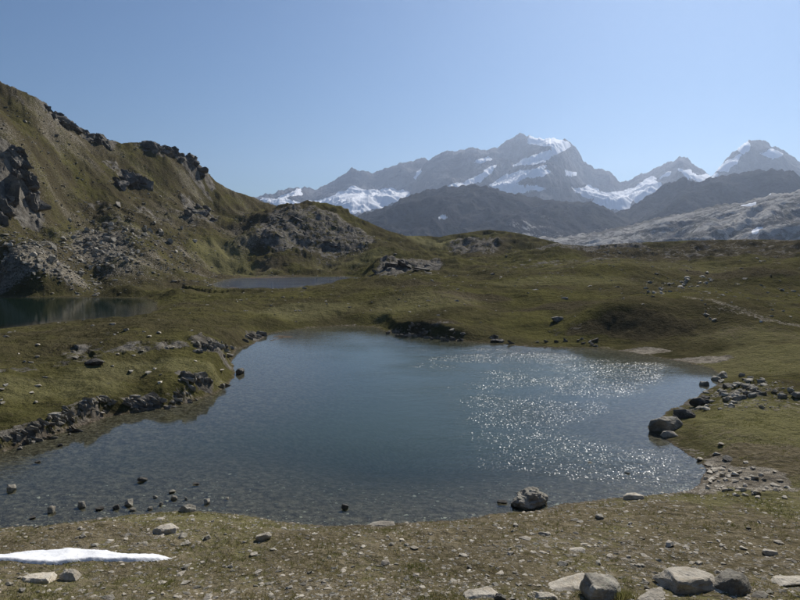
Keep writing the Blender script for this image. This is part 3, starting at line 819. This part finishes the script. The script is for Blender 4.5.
def block_rock(seed, mat, sq=(1, .8, .6), flat=0.5):
    """a split block: box corners thrown off square, flat top, rough broken faces"""
    rd = random.Random(seed)
    bm = bmesh.new()
    for sx in (-1, 1):
        for sy in (-1, 1):
            for sz in (-1, 1):
                k = 1.0 if sz < 0 else rd.uniform(0.35, 0.95)
                bm.verts.new((sx * .5 * sq[0] * k * rd.uniform(.8, 1), sy * .5 * sq[1] * k * rd.uniform(.75, 1), sz * .5 * sq[2] * rd.uniform(.6, 1)))
    for _ in range(9):
        a_ = rd.uniform(0, 6.28)
        bm.verts.new((.52 * sq[0] * math.cos(a_), .52 * sq[1] * math.sin(a_), sq[2] * rd.uniform(-.4, .32)))
    bmesh.ops.convex_hull(bm, input=bm.verts)
    bmesh.ops.delete(bm, geom=[v for v in bm.verts if not v.link_faces], context='VERTS')
    bmesh.ops.bevel(bm, geom=list(bm.edges), offset=0.018, segments=1, affect='EDGES', profile=0.5)
    for _ in range(3):
        bmesh.ops.triangulate(bm, faces=bm.faces)
        bmesh.ops.subdivide_edges(bm, edges=[e for e in bm.edges if e.calc_length() > 0.05], cuts=1)
    bmesh.ops.triangulate(bm, faces=bm.faces)
    off = Vector((seed * 1.3, 2.0, seed * .7))
    for v in bm.verts:
        v.co += v.co.normalized() * (mnoise.fractal(v.co * 2.6 + off, 1.0, 2.0, 4) * 0.06 + mnoise.fractal(v.co * 12 + off, 1.0, 2.0, 3) * 0.014)
    bmesh.ops.recalc_face_normals(bm, faces=bm.faces)
    me = bpy.data.meshes.new('boulder'); bm.to_mesh(me); bm.free()
    me.polygons.foreach_set('use_smooth', [True] * len(me.polygons)); me.set_sharp_from_angle(angle=R(25))
    me.materials.append(mat)
    return me

def blk(name, px, py, w, h, label, cat, mat, seed, sq=(1, .8, .6), rz=0.0, **kw):
    o = put_rock(name, block_rock(seed, mat, sq), px, py, w * 0.92, h, rz=rz, seed=seed, topf=0.36, **kw)
    return tag(o, label, cat)

def one(name, px, py, w, h, label, cat, mat, seed, sq=(1, 1, .7), group=None, rz=None, **kw):
    o = put_rock(name, hero(mat, seed, sq), px, py, w, h, rz=rz, seed=seed, **kw)
    tag(o, label, cat, group)
    return o

tag(put_rock('boulder', hull_rock('boulder', 511, 46, (1, .95, .8), M_rock, 3, 0.10, 0.05), 531, 509, 38, 24, rz=0.3, sink=0.3, tilt=0.05), 'big rounded grey boulder standing alone at the near waterline', 'boulder')
one('stone', 502, 505, 11, 5, 'small dark flat stone in the water beside the big grey boulder', 'stone', M_dark, 12, (1, .8, .5))
one('stone', 512, 506, 5, 7, 'small pale wedge of stone leaning on the big grey boulder', 'stone', M_pale, 13, (.7, .6, 1))
one('stone', 264, 542, 17, 10, 'pale wedge shaped stone alone on turf above the waterline', 'stone', M_pale, 14, (1, .7, .7), rz=0.2)
one('boulder', 380, 528, 32, 8, 'low pale rounded slab half buried at the near waterline', 'boulder', M_pale, 15, (1, .6, .5), rz=0.1)
blk('boulder', 632, 500, 22, 7, 'flat pale slab lying on the gravel at the waterline', 'boulder', M_pale, 16, (1, .6, .45), rz=0)
blk('boulder', 39, 583, 27, 11, 'blocky pale boulder in front of the snow patch', 'boulder', M_pale, 17, (1, .8, .7), rz=0.1)
blk('stone', 70, 582, 17, 8, 'smaller pale stone beside the blocky boulder near the snow patch', 'stone', M_pale, 18, (1, .8, .7))
blk('boulder', 166, 535, 24, 8, 'broad pale slab behind the thin end of the snow patch', 'boulder', M_pale, 19, (1, .8, .5), rz=0.2)
blk('boulder', 688, 592, 50, 19, 'large angular slab with flat pale top and shaded front', 'boulder', M_pale, 20, (1, .9, .5), rz=0.12, sink=0.3, tilt=0.05)
blk('boulder', 730, 593, 36, 19, 'dark mossy block right against the large pale topped slab', 'boulder', M_rock, 21, (1, .9, .8), rz=0.5)
blk('boulder', 602, 600, 36, 18, 'dark shaded block beside a tuft of tall green grass', 'boulder', M_rock, 22, (1, .8, .8), rz=0.2)
blk('boulder', 566, 593, 56, 12, 'broad pale half buried slab behind the dark shaded block', 'boulder', M_pale, 23, (1, .7, .4), rz=0.1)
one('boulder', 787, 588, 34, 10, 'low rounded pale boulder beside yellowish green turf', 'boulder', M_pale, 24, (1, .7, .5), rz=0)
blk('boulder', 482, 599, 32, 10, 'weathered pale boulder sunk in gravelly turf beside a dark stone', 'boulder', M_pale, 25, (1, .8, .6))
one('stone', 500, 602, 12, 9, 'dark stone beside the weathered sunken pale boulder', 'stone', M_dark, 26, (1, .8, .7))
blk('stone', 546, 600, 20, 7, 'flat pale stone in front of the broad half buried slab', 'stone', M_pale, 27, (1, .7, .5))
one('boulder', 652, 604, 34, 12, 'low crumbly pale rock beside the large angular slab', 'boulder', M_pale, 28, (1, .7, .5))
one('stone', 760, 598, 16, 8, 'grey stone lying between the mossy block and rounded boulder', 'stone', M_rock, 29, (1, .8, .6))
one('boulder', 187, 513, 17, 10, 'grey boulder at the waterline above the pale slab', 'boulder', M_rock, 30, (1, .8, .7), rz=0.2)
one('boulder', 668, 432, 38, 21, 'large pale lichened boulder jutting into the tarn from the spur', 'boulder', M_rock, 31, (1, .8, .75), rz=0.35, sink=0.6)
one('boulder', 684, 419, 22, 11, 'dark boulder behind the large pale lichened boulder', 'boulder', M_dark, 32, (1, .8, .7))
one('boulder', 699, 406, 20, 9, 'dark low boulder at the edge of the calm inlet', 'boulder', M_dark, 33, (1, .8, .6))
blk('stone', 669, 438, 17, 6, 'bright flat stone in the water below the large lichened boulder', 'stone', M_pale, 34, (1, .7, .4), rz=0)
one('stone', 728, 462, 15, 5, 'dark brown stone alone on turf above the pale gravel beach', 'stone', M_dark, 35, (1, .8, .5))
one('boulder', 240, 375, 13, 7, 'dark rock at the tip of a small point in the tarn', 'boulder', M_dark, 36, (1, .7, .6))
one('boulder', 95, 368, 20, 7, 'long dark boulder on the grassy peninsula top', 'boulder', M_dark, 37, (1, .7, .6), rz=0.2, sink=0.8, tilt=0.05)
one('boulder', 557, 323, 15, 6, 'flat dark boulder on the meadow behind the far shore', 'boulder', M_rock, 38, (1, .7, .5), rz=0)
one('stone', 497, 343.5, 15, 4, 'flat dark rock awash at the far shore', 'stone', M_dark, 39, (1, .7, .4), rz=0, zlev=0.0)
blk('stone', 576, 552, 17, 4, 'thin flat stone on turf between near shore and dark block', 'stone', M_pale, 40, (1, .6, .4), rz=0)
one('stone', 599, 519, 13, 6, 'brownish stone a little above the gravel waterline', 'stone', M_rock, 41, (1, .8, .6))
blk('stone', 545, 536, 14, 4, 'thin pale plate of stone below the big grey boulder', 'stone', M_pale, 42, (1, .6, .4), rz=0)
blk('stone', 770, 556, 14, 5, 'pale flat stone above the low rounded boulder', 'stone', M_pale, 43, (1, .7, .5), rz=0)

MARKS = [(531, 505, 'the big rounded grey boulder'), (39, 580, 'the blocky pale boulder by the snow'), (110, 558, 'the long snow patch'), (166, 533, 'the broad pale slab behind the snow'), (264, 540, 'the pale wedge shaped stone'),
         (380, 526, 'the low pale waterline slab'), (632, 499, 'the flat gravel waterline slab'), (688, 588, 'the large pale topped slab'), (730, 590, 'the dark mossy block'), (602, 596, 'the dark shaded block'), (566, 592, 'the broad half buried slab'),
         (787, 586, 'the low rounded boulder'), (482, 597, 'the weathered sunken boulder'), (728, 480, 'the bright gravel beach'), (599, 517, 'the brownish stone'), (576, 550, 'the thin flat stone'), (770, 554, 'the pale flat stone'), (187, 511, 'the grey waterline boulder')]
def near_mark(px, py):
    return min(MARKS, key=lambda q: math.hypot(q[0] - px, 1.6 * (q[1] - py)))[2]
def size_word(w, a, b): return 'tiny' if w < a else ('small' if w < b else 'larger')

VAR = {'p': [hull_rock('stone', 100 + k, 13, (1, .85, .62), M_pale) for k in range(7)],
       'r': [hull_rock('stone', 120 + k, 13, (1, .85, .65), M_rock) for k in range(7)],
       'd': [hull_rock('stone', 140 + k, 13, (1, .85, .6), M_dark) for k in range(6)]}
VARM = {'p': [hull_rock('stone', 160 + k, 16, (1, .85, .65), M_pale, 1) for k in range(5)],
        'r': [hull_rock('stone', 170 + k, 16, (1, .85, .68), M_rock, 1) for k in range(6)],
        'd': [hull_rock('stone', 180 + k, 16, (1, .85, .6), M_dark, 1) for k in range(5)]}
def pick(k, big=False): return random.choice((VARM if big else VAR)[k])

# stones standing in the shallows
for k, (px, py, w, h) in enumerate([(143, 482, 11, 6), (52, 513, 8, 7), (82, 508, 11, 7), (100, 511, 9, 4), (129, 507, 11, 7), (133, 512, 8, 4), (116, 510, 7, 5), (172, 494, 8, 4), (174, 500, 7, 5), (196, 486, 8, 3),
        (12, 491, 9, 7), (155, 499, 6, 3), (345, 509, 8, 6), (207, 504, 9, 6), (161, 506, 6, 4), (38, 463, 6, 2.5), (590, 463, 5, 2), (627, 474, 6, 2.5), (33, 519, 6, 3), (150, 510, 6, 4), (186, 500, 5, 3), (60, 447, 5, 3), (20, 450, 6, 3), (227, 500, 5, 2)]):
    o = put_rock('stone', pick('r' if k % 3 else 'd', True), px, py, w, h, sink=0.5, seed=k, zlev=0.0)
    tag(o, '%s %s stone standing in the shallow water %s' % (size_word(w, 6.5, 9), 'grey' if k % 3 else 'dark', 'off the bedrock bank' if py < 470 and px < 100 else ('off the gravel beach' if px > 500 else ('below the snow patch' if px < 120 else 'off the grey waterline boulder' if px < 240 else 'off the low pale slab'))), 'stone', 'stones standing in the shallow water')

# boulder pile on the spur at the inlet
for k in range(46):
    t = random.random()
    px = 690 + 75 * t ** 0.8; py = 411 - 22 * t + random.gauss(0, 7)
    if py > 417 or py < 380: continue
    w = random.uniform(5, 10) if k > 10 else random.uniform(10, 14)
    cw = random.random() < .75
    where = 'at the waterline end of' if px < 706 else ('in the middle of' if px < 738 else 'at the grassy end of')
    o = put_rock('boulder', pick('r' if cw else 'd', True), px, py, w, w * random.uniform(.32, .55), seed=200 + k, sink=0.45, zlev=0.0)
    tag(o, '%s %s boulder %s the spur pile by the inlet' % (size_word(w, 7, 11), 'grey lichened' if cw else 'dark', where), 'boulder', 'boulders piled on the spur')
for k, (px, py, w) in enumerate([(782, 399, 9), (796, 398, 11), (734, 404, 8), (752, 398, 9), (790, 392, 8), (774, 394, 6), (762, 409, 6), (742, 377, 7), (716, 381, 10), (704, 386, 10), (723, 378, 12)]):
    o = put_rock('boulder', pick('r', True), px, py, w, w * .55, seed=300 + k)
    tag(o, '%s grey boulder lying loose in grass %s' % (size_word(w, 7.5, 9.5), 'beyond the spur pile' if px > 758 else ('behind the spur pile by the inlet' if py < 390 else 'in front of the spur pile')), 'boulder', 'loose boulders around the spur')

# stones on the near shore
cnt = 0
for k in range(190):
    px = random.uniform(-5, 805); py = 520 + 82 * random.random() ** 0.8
    if poly_sd(np.array([px]), np.array([py]), MAIN)[0] < 3: continue
    if py < 570 and px < 180 and py > 548: continue
    w = min(4.5 + random.expovariate(1 / 2.4), 14)
    cw = random.random() < .62
    o = put_rock('stone', pick('p' if cw else 'r'), px, py, w, w * random.uniform(.3, .6), seed=400 + k, sink=0.4)
    tag(o, '%s %s stone on near turf by %s' % (size_word(w, 6, 9), 'pale' if cw else 'grey brown', near_mark(px, py)), 'stone', 'stones strewn on the near shore')
# pale stones of the gravel beach
for k in range(90):
    px = random.gauss(730, 30); py = random.gauss(481, 9) + (px - 722) * 0.12
    if poly_sd(np.array([px]), np.array([py]), MAIN)[0] < -2: continue
    w = random.uniform(3.5, 9)
    o = put_rock('stone', pick('p'), px, py, w, w * random.uniform(.3, .55), seed=700 + k, sink=0.35)
    tag(o, '%s pale stone on the bright gravel beach, %s' % (size_word(w, 5, 7), 'at the water edge' if px < 712 else ('on its middle' if px < 738 else 'on its grassy landward edge')), 'stone', 'stones of the gravel beach')
# pale blocks on the far meadow
for k in range(46):
    if k < 30: t = random.random(); px = 642 + 74 * t; py = 294 - 14 * t + random.gauss(0, 3.2)
    else: px = random.uniform(690, 800); py = random.uniform(290, 325)
    w = random.uniform(2.5, 6.5)
    o = put_rock('boulder', pick('p'), px, py, w, w * .35, seed=800 + k, sink=0.6)
    tag(o, ('%s pale block in the stony streak on the far meadow' if k < 30 else '%s pale block alone in grass near the far meadow path') % size_word(w, 3.8, 5.2), 'boulder', 'pale blocks on the far meadow')
# blocks of the hillside talus
for k in range(110):
    c = random.random()
    if c < .4: px, py, where = random.gauss(103, 16), random.gauss(246, 13), 'in the steep middle talus fan'
    elif c < .75: px, py, where = random.gauss(38, 26), random.gauss(262, 10), 'in the talus apron under the tall cliff'
    else: px, py, where = random.gauss(150, 30), random.gauss(238, 14), 'among sparse blocks above the valley meadow'
    if py > 290: continue
    w = random.uniform(3, 7.5)
    o = put_rock('boulder', pick('r' if k % 4 else 'p'), px, py, w, w * random.uniform(.4, .7), seed=900 + k)
    tag(o, '%s %s angular block %s' % (size_word(w, 4.5, 6), 'grey' if k % 4 else 'pale', where), 'boulder', 'talus blocks on the hillside')
# stones on the peninsula
for k in range(46):
    px = random.uniform(0, 230); py = random.uniform(322, 405)
    if poly_sd(np.array([px]), np.array([py]), MAIN)[0] < 6 or poly_sd(np.array([px]), np.array([py]), LEFTL)[0] < 4: continue
    w = random.uniform(3, 8)
    o = put_rock('stone', pick('p' if k % 3 else 'r'), px, py, w, w * .35, seed=1100 + k, sink=0.45)
    tag(o, '%s %s flat stone in the peninsula grass %s' % (size_word(w, 4.5, 6.5), 'pale' if k % 3 else 'grey', 'near the left lake' if py < 345 else ('around the long dark boulder' if py < 375 else 'above the bedrock bank')), 'stone', 'stones on the grassy peninsula')

# bedrock outcrops: an Empty with its blocks and slabs
BLK = [hull_rock('rock_block', 220 + k, 9, (1.1, .7, .9), M_bed, 1, 0.10, 0.5) for k in range(8)]
SLB = [hull_rock('rock_slab', 260 + k, 9, (1.5, .5, .42), M_bed, 1, 0.09, 0.5) for k in range(8)]
CLF = [hull_rock('rock_block', 240 + k, 10, (1.2, .8, .85), M_cliff, 2, 0.15, 0.5) for k in range(8)]
CSL = [hull_rock('rock_slab', 280 + k, 10, (1.5, .6, .45), M_cliff, 2, 0.13, 0.5) for k in range(8)]
def outcrop(label, line, count, size, spread, far=False, dip=0.35, aspect=0.6, seed=1, sink=0.7, group=None):
    rd = random.Random(seed)
    pts = np.array(line, float)
    x, y, r = hit(*pts[len(pts) // 2])
    root = bpy.data.objects.new('rock_outcrop', None); COL.objects.link(root)
    root.empty_display_size = 0.5
    root.location = (x, y, height(x, y))
    tag(root, label, 'rock outcrop', group)
    inv = Matrix.Translation(root.location).inverted()
    for k in range(count):
        t = rd.random() * (len(pts) - 1); i_ = int(t); f_ = t - i_
        p = pts[i_] * (1 - f_) + pts[min(i_ + 1, len(pts) - 1)] * f_
        w = size[0] + (size[1] - size[0]) * rd.random() ** 1.7
        slab = rd.random() < 0.6
        me = rd.choice((CSL if slab else CLF) if far else (SLB if slab else BLK))
        o = put_rock('rock_slab' if slab else 'rock_block', me, p[0] + rd.gauss(0, 2), p[1] + rd.uniform(-spread, spread), w * (1.25 if slab else 1), w * aspect * rd.uniform(.6, 1.2), rz=rd.gauss(0.25, 0.3), sink=sink, seed=seed * 100 + k)
        o.rotation_euler[0] += dip * 0.5; o.rotation_euler[1] += dip + rd.gauss(0, .15)
        o.parent = root; o.matrix_parent_inverse = inv
    return root

outcrop('broken dark bedrock bank along the tarn below the grassy peninsula', [(-8, 448), (20, 441), (50, 433), (78, 426)], 60, (3, 9), 7, seed=1)
outcrop('jagged bedrock bank with pale faces in the middle of the peninsula shore', [(62, 420), (85, 415), (112, 411)], 36, (3, 9), 6, seed=2)
outcrop('square cut rock face dropping to the water at the bank end', [(120, 411), (140, 408), (157, 406)], 26, (3, 10), 5, seed=3)
outcrop('grey white outcrop on the grass slope above the tarn', [(178, 384), (195, 381), (212, 383)], 20, (5, 13), 5, seed=4)
outcrop('dark craggy outcrop at the neck of the peninsula beside the tarn', [(192, 354), (212, 346), (228, 352)], 34, (3, 9), 6, seed=5)
outcrop('small dark outcrop at the narrow upper corner of the tarn', [(246, 341), (256, 338), (264, 335)], 10, (4, 9), 2, seed=6)
outcrop('low shore rocks under the peninsula slope at water level', [(165, 409), (190, 402), (215, 392), (226, 386)], 18, (4, 9), 2, seed=7)
outcrop('shadowed rock bluff rising from the far shore', [(386, 332), (410, 334), (440, 337), (470, 340)], 30, (3, 8), 4, seed=8)
outcrop('scattered low ledges along the far shore past the bluff', [(490, 341), (530, 343), (575, 343), (600, 345)], 18, (4, 9), 3, seed=9)
outcrop('tall dark cliff low on the left hillside', [(4, 222), (10, 190), (14, 165), (28, 195), (34, 214)], 46, (6, 15), 9, True, aspect=0.8, seed=10, sink=0.9)
outcrop('dark crag band high on the left hill skyline', [(42, 107), (60, 124), (80, 136), (105, 143)], 26, (5, 12), 4, True, seed=11, sink=0.9)
outcrop('rounded crags on the skyline shoulder of the hill', [(140, 147), (165, 154), (188, 164), (202, 175)], 30, (5, 11), 4, True, seed=12, sink=0.9)
outcrop('dark crag in the middle of the hillside above the talus', [(112, 186), (130, 182), (150, 190)], 16, (6, 14), 6, True, seed=13, sink=0.9)
outcrop('small crag low on the hillside above the valley meadow', [(184, 216), (200, 212), (214, 217)], 12, (5, 12), 5, True, seed=14, sink=0.9)
outcrop('smooth grey rock slab beside the far pond', [(376, 272), (400, 268), (430, 270)], 14, (9, 22), 3, True, aspect=0.22, seed=15, sink=0.9, dip=0.1)
outcrop('rubbly rocks on the knoll beyond the far pond', [(262, 235), (290, 228), (320, 238), (350, 244)], 20, (4, 10), 12, True, aspect=0.25, seed=16, sink=0.9)

# ------------------------------------------------------------------ uncountable small things
def strew(name, meshes, pts, sizes, flats, mat, label, cat):
    """thousands of pebbles / tufts joined in one mesh"""
    base = []
    for me in meshes:
        v = np.empty(len(me.vertices) * 3, np.float32); me.vertices.foreach_get('co', v)
        me.calc_loop_triangles()
        f = np.empty(len(me.loop_triangles) * 3, np.int32); me.loop_triangles.foreach_get('vertices', f)
        base.append((v.reshape(-1, 3), f.reshape(-1, 3)))
    VV, FF, off = [], [], 0
    for (x, y, z), s, fl in zip(pts, sizes, flats):
        v, f = base[random.randrange(len(base))]
        a = random.uniform(0, 6.28); c, s_ = math.cos(a), math.sin(a)
        w = np.empty_like(v)
        w[:, 0] = (v[:, 0] * c - v[:, 1] * s_) * s + x; w[:, 1] = (v[:, 0] * s_ + v[:, 1] * c) * s + y; w[:, 2] = v[:, 2] * s * fl + z
        VV.append(w); FF.append(f + off); off += len(v)
    me = new_mesh(name, np.concatenate(VV), np.concatenate(FF), smooth=False)
    o = link(name, me, mat)
    return tag(o, label, cat, kind='stuff')

peb, ps, pf, pale_ = [], [], [], []
while len(peb) < 11500:
    th = random.uniform(-R(35), R(35)); r = 15.5 + 20 * random.random() ** 1.3
    x, y = r * math.sin(th), r * math.cos(th)
    d = sample(SDM, x, y)
    if d < -7 or (d < -1 and random.random() < 0.5): continue
    g = sample(gravel, x, y)
    if random.random() > 0.24 + 1.3 * g * g: continue
    s = min(0.045 + random.expovariate(1 / 0.05), 0.30)
    pale_.append(random.random() < (0.95 if g > 0.55 else 0.42))
    peb.append((x, y, height(x, y) + s * 0.02)); ps.append(s); pf.append(random.uniform(.25, .6))
for nm, mesh_, mt_, want, lb in (('pale_gravel', VAR['p'][:5], M_pale, True, 'pale gravel strewn over the near shore turf'), ('grey_gravel', VAR['r'][:5], M_rock, False, 'grey brown gravel strewn over the near shore turf')):
    sel = [k for k in range(len(peb)) if pale_[k] == want]
    strew(nm, mesh_, [peb[k] for k in sel], [ps[k] for k in sel], [pf[k] for k in sel], mt_, lb, 'gravel')
# rubble of the hillside talus and the knoll
peb, ps, pf = [], [], []
tal = blobs([(103, 246, 30, 26, 1), (38, 262, 46, 22, 1), (150, 238, 46, 22, .7), (310, 235, 60, 22, .5), (70, 205, 40, 20, .4), (690, 287, 44, 9, .08), (740, 395, 40, 16, .25), (600, 249, 70, 5, .4), (120, 200, 90, 40, .3)])
tal = np.maximum(tal, hillside * np.clip(0.14 + 0.4 * fbm(X / 22, Y / 22, 4, 57), 0.03, 1) + 0.02 * sstep(80, 120, RAD))
tries = 0
while len(peb) < 12000 and tries < 900000:
    tries += 1
    th = random.uniform(-R(34), R(34)); r = math.exp(random.uniform(math.log(40), math.log(400)))
    x, y = r * math.sin(th), r * math.cos(th)
    if random.random() > sample(tal, x, y) or min(sample(SD[1], x, y), sample(SD[2], x, y), sample(SDM, x, y)) < 1: continue
    s = min(0.22 + random.expovariate(1 / 0.3), 2.0) * min(max(r / 150, 0.35), 1.2)
    peb.append((x, y, height(x, y))); ps.append(s); pf.append(random.uniform(.5, .9))
strew('talus_rubble', VAR['r'], peb, ps, pf, M_rock, 'loose grey rubble spread over hillside talus and knolls', 'rubble')

def tuft(seed, nb=6, h=1.0):
    rd = random.Random(seed)
    v, f = [], []
    for k in range(nb):
        a = rd.uniform(0, 6.28); b = rd.uniform(0, .35); w = 0.09
        x, y = b * math.cos(a), b * math.sin(a)
        dx, dy = -math.sin(a) * w, math.cos(a) * w
        le = rd.uniform(.3, .9); hh = h * rd.uniform(.6, 1.1)
        i_ = len(v)
        v += [(x - dx, y - dy, -.1), (x + dx, y + dy, -.1), (x + math.cos(a) * le, y + math.sin(a) * le, hh)]
        f.append((i_, i_ + 1, i_ + 2))
    return new_mesh('tuft', np.array(v), np.array(f), smooth=False)
TUF = [tuft(k) for k in range(6)]
peb, ps, pf = [], [], []
CLUMP = fbm(X / 1.7, Y / 1.7, 3, 33)
dryg = dry
while len(peb) < 20000:
    th = random.uniform(-R(35), R(35)); r = 15.5 * math.exp(random.random() ** 1.2 * math.log(4.6))
    x, y = r * math.sin(th), r * math.cos(th)
    if sample(SDM, x, y) < 0.35: continue
    if random.random() > 1.05 - 0.8 * min(max(sample(dryg, x, y), 0), 1) - 0.8 * sample(gravel, x, y): continue
    cl = sample(CLUMP, x, y)
    if random.random() > 0.45 + 1.6 * cl: continue
    s = random.uniform(.03, .09) * (1 + r / 70) * (0.8 + 0.8 * max(cl, 0))
    peb.append((x, y, height(x, y))); ps.append(s); pf.append(random.uniform(.6, 1.1))
strew('grass', TUF, peb, ps, pf, M_grass, 'short tufted alpine grass on the banks', 'grass')
# the taller tuft beside the dark block
x, y, r = hit(622, 598)
pts = [(x + random.gauss(0, .16), y + random.gauss(0, .15)) for _ in range(90)]
strew('grass_tuft', TUF, [(a, b, height(a, b)) for a, b in pts], [random.uniform(.10, .18) for _ in pts], [random.uniform(1.2, 2.2) for _ in pts], M_grass, 'tall green grass tuft beside the dark shaded block', 'grass')

# ------------------------------------------------------------------ old snow in the hollow of the near shore
SP = [(-60, 560), (-40, 557), (0, 556), (16, 555), (40, 553), (53, 551.5), (80, 551), (101, 552), (120, 555.5), (140, 556), (160, 556.5), (173, 558.5), (160, 561), (135, 562), (112, 562.7), (80, 563), (53, 565.5), (35, 565.5), (16, 562.5), (0, 561.5), (-40, 564)]
sp = np.array([hit(a, b)[:2] for a, b in SP])
x0, y0 = sp.min(0) - .1; x1, y1 = sp.max(0) + .1
gx, gy = np.meshgrid(np.arange(x0, x1, .05), np.arange(y0, y1, .04), indexing='xy')
d = poly_sd(gx, gy, sp) + fbm(gx / .5, gy / .5, 3, 3) * .05
f = grid_faces(*gx.shape)
keep = (d.ravel()[f] < 0.03).all(1); f = f[keep]
used = np.unique(f); remap = np.zeros(gx.size, np.int32); remap[used] = np.arange(len(used))
gz = np.array([height(a, b) for a, b in zip(gx.ravel()[used], gy.ravel()[used])])
dd = -d.ravel()[used]
v = np.stack([gx.ravel()[used], gy.ravel()[used], gz + np.clip(dd * 1.0 + .005, -.03, .10) + 0.02 * fbm(gx.ravel()[used] / .4, gy.ravel()[used] / .4, 3, 9) * np.clip(dd * 8, 0, 1)], 1)
tag(link('snow_patch', new_mesh('snow_patch', v, remap[f]), M_snow), 'long thin patch of old white snow lying on the near shore turf', 'snow patch')

# ------------------------------------------------------------------ air
bm = bmesh.new(); bmesh.ops.create_cube(bm, size=1.0)
me = bpy.data.meshes.new('haze'); bm.to_mesh(me); bm.free()
hz = NT('haze_air')
pv = hz.node('ShaderNodeVolumePrincipled', {'Color': (0.64, 0.77, 1.0), 'Density': 4.4e-5, 'Anisotropy': 0.64})
hz.t.links.new(pv.outputs[0], hz.out.inputs['Volume'])
h = link('haze', me, hz.m)
h.scale = (27000, 27000, 1900); h.location = (0, 0, -150 + 950)
tag(h, kind='stuff'); h['label'] = 'thin blue summer haze filling the valley air'; h['category'] = 'haze'
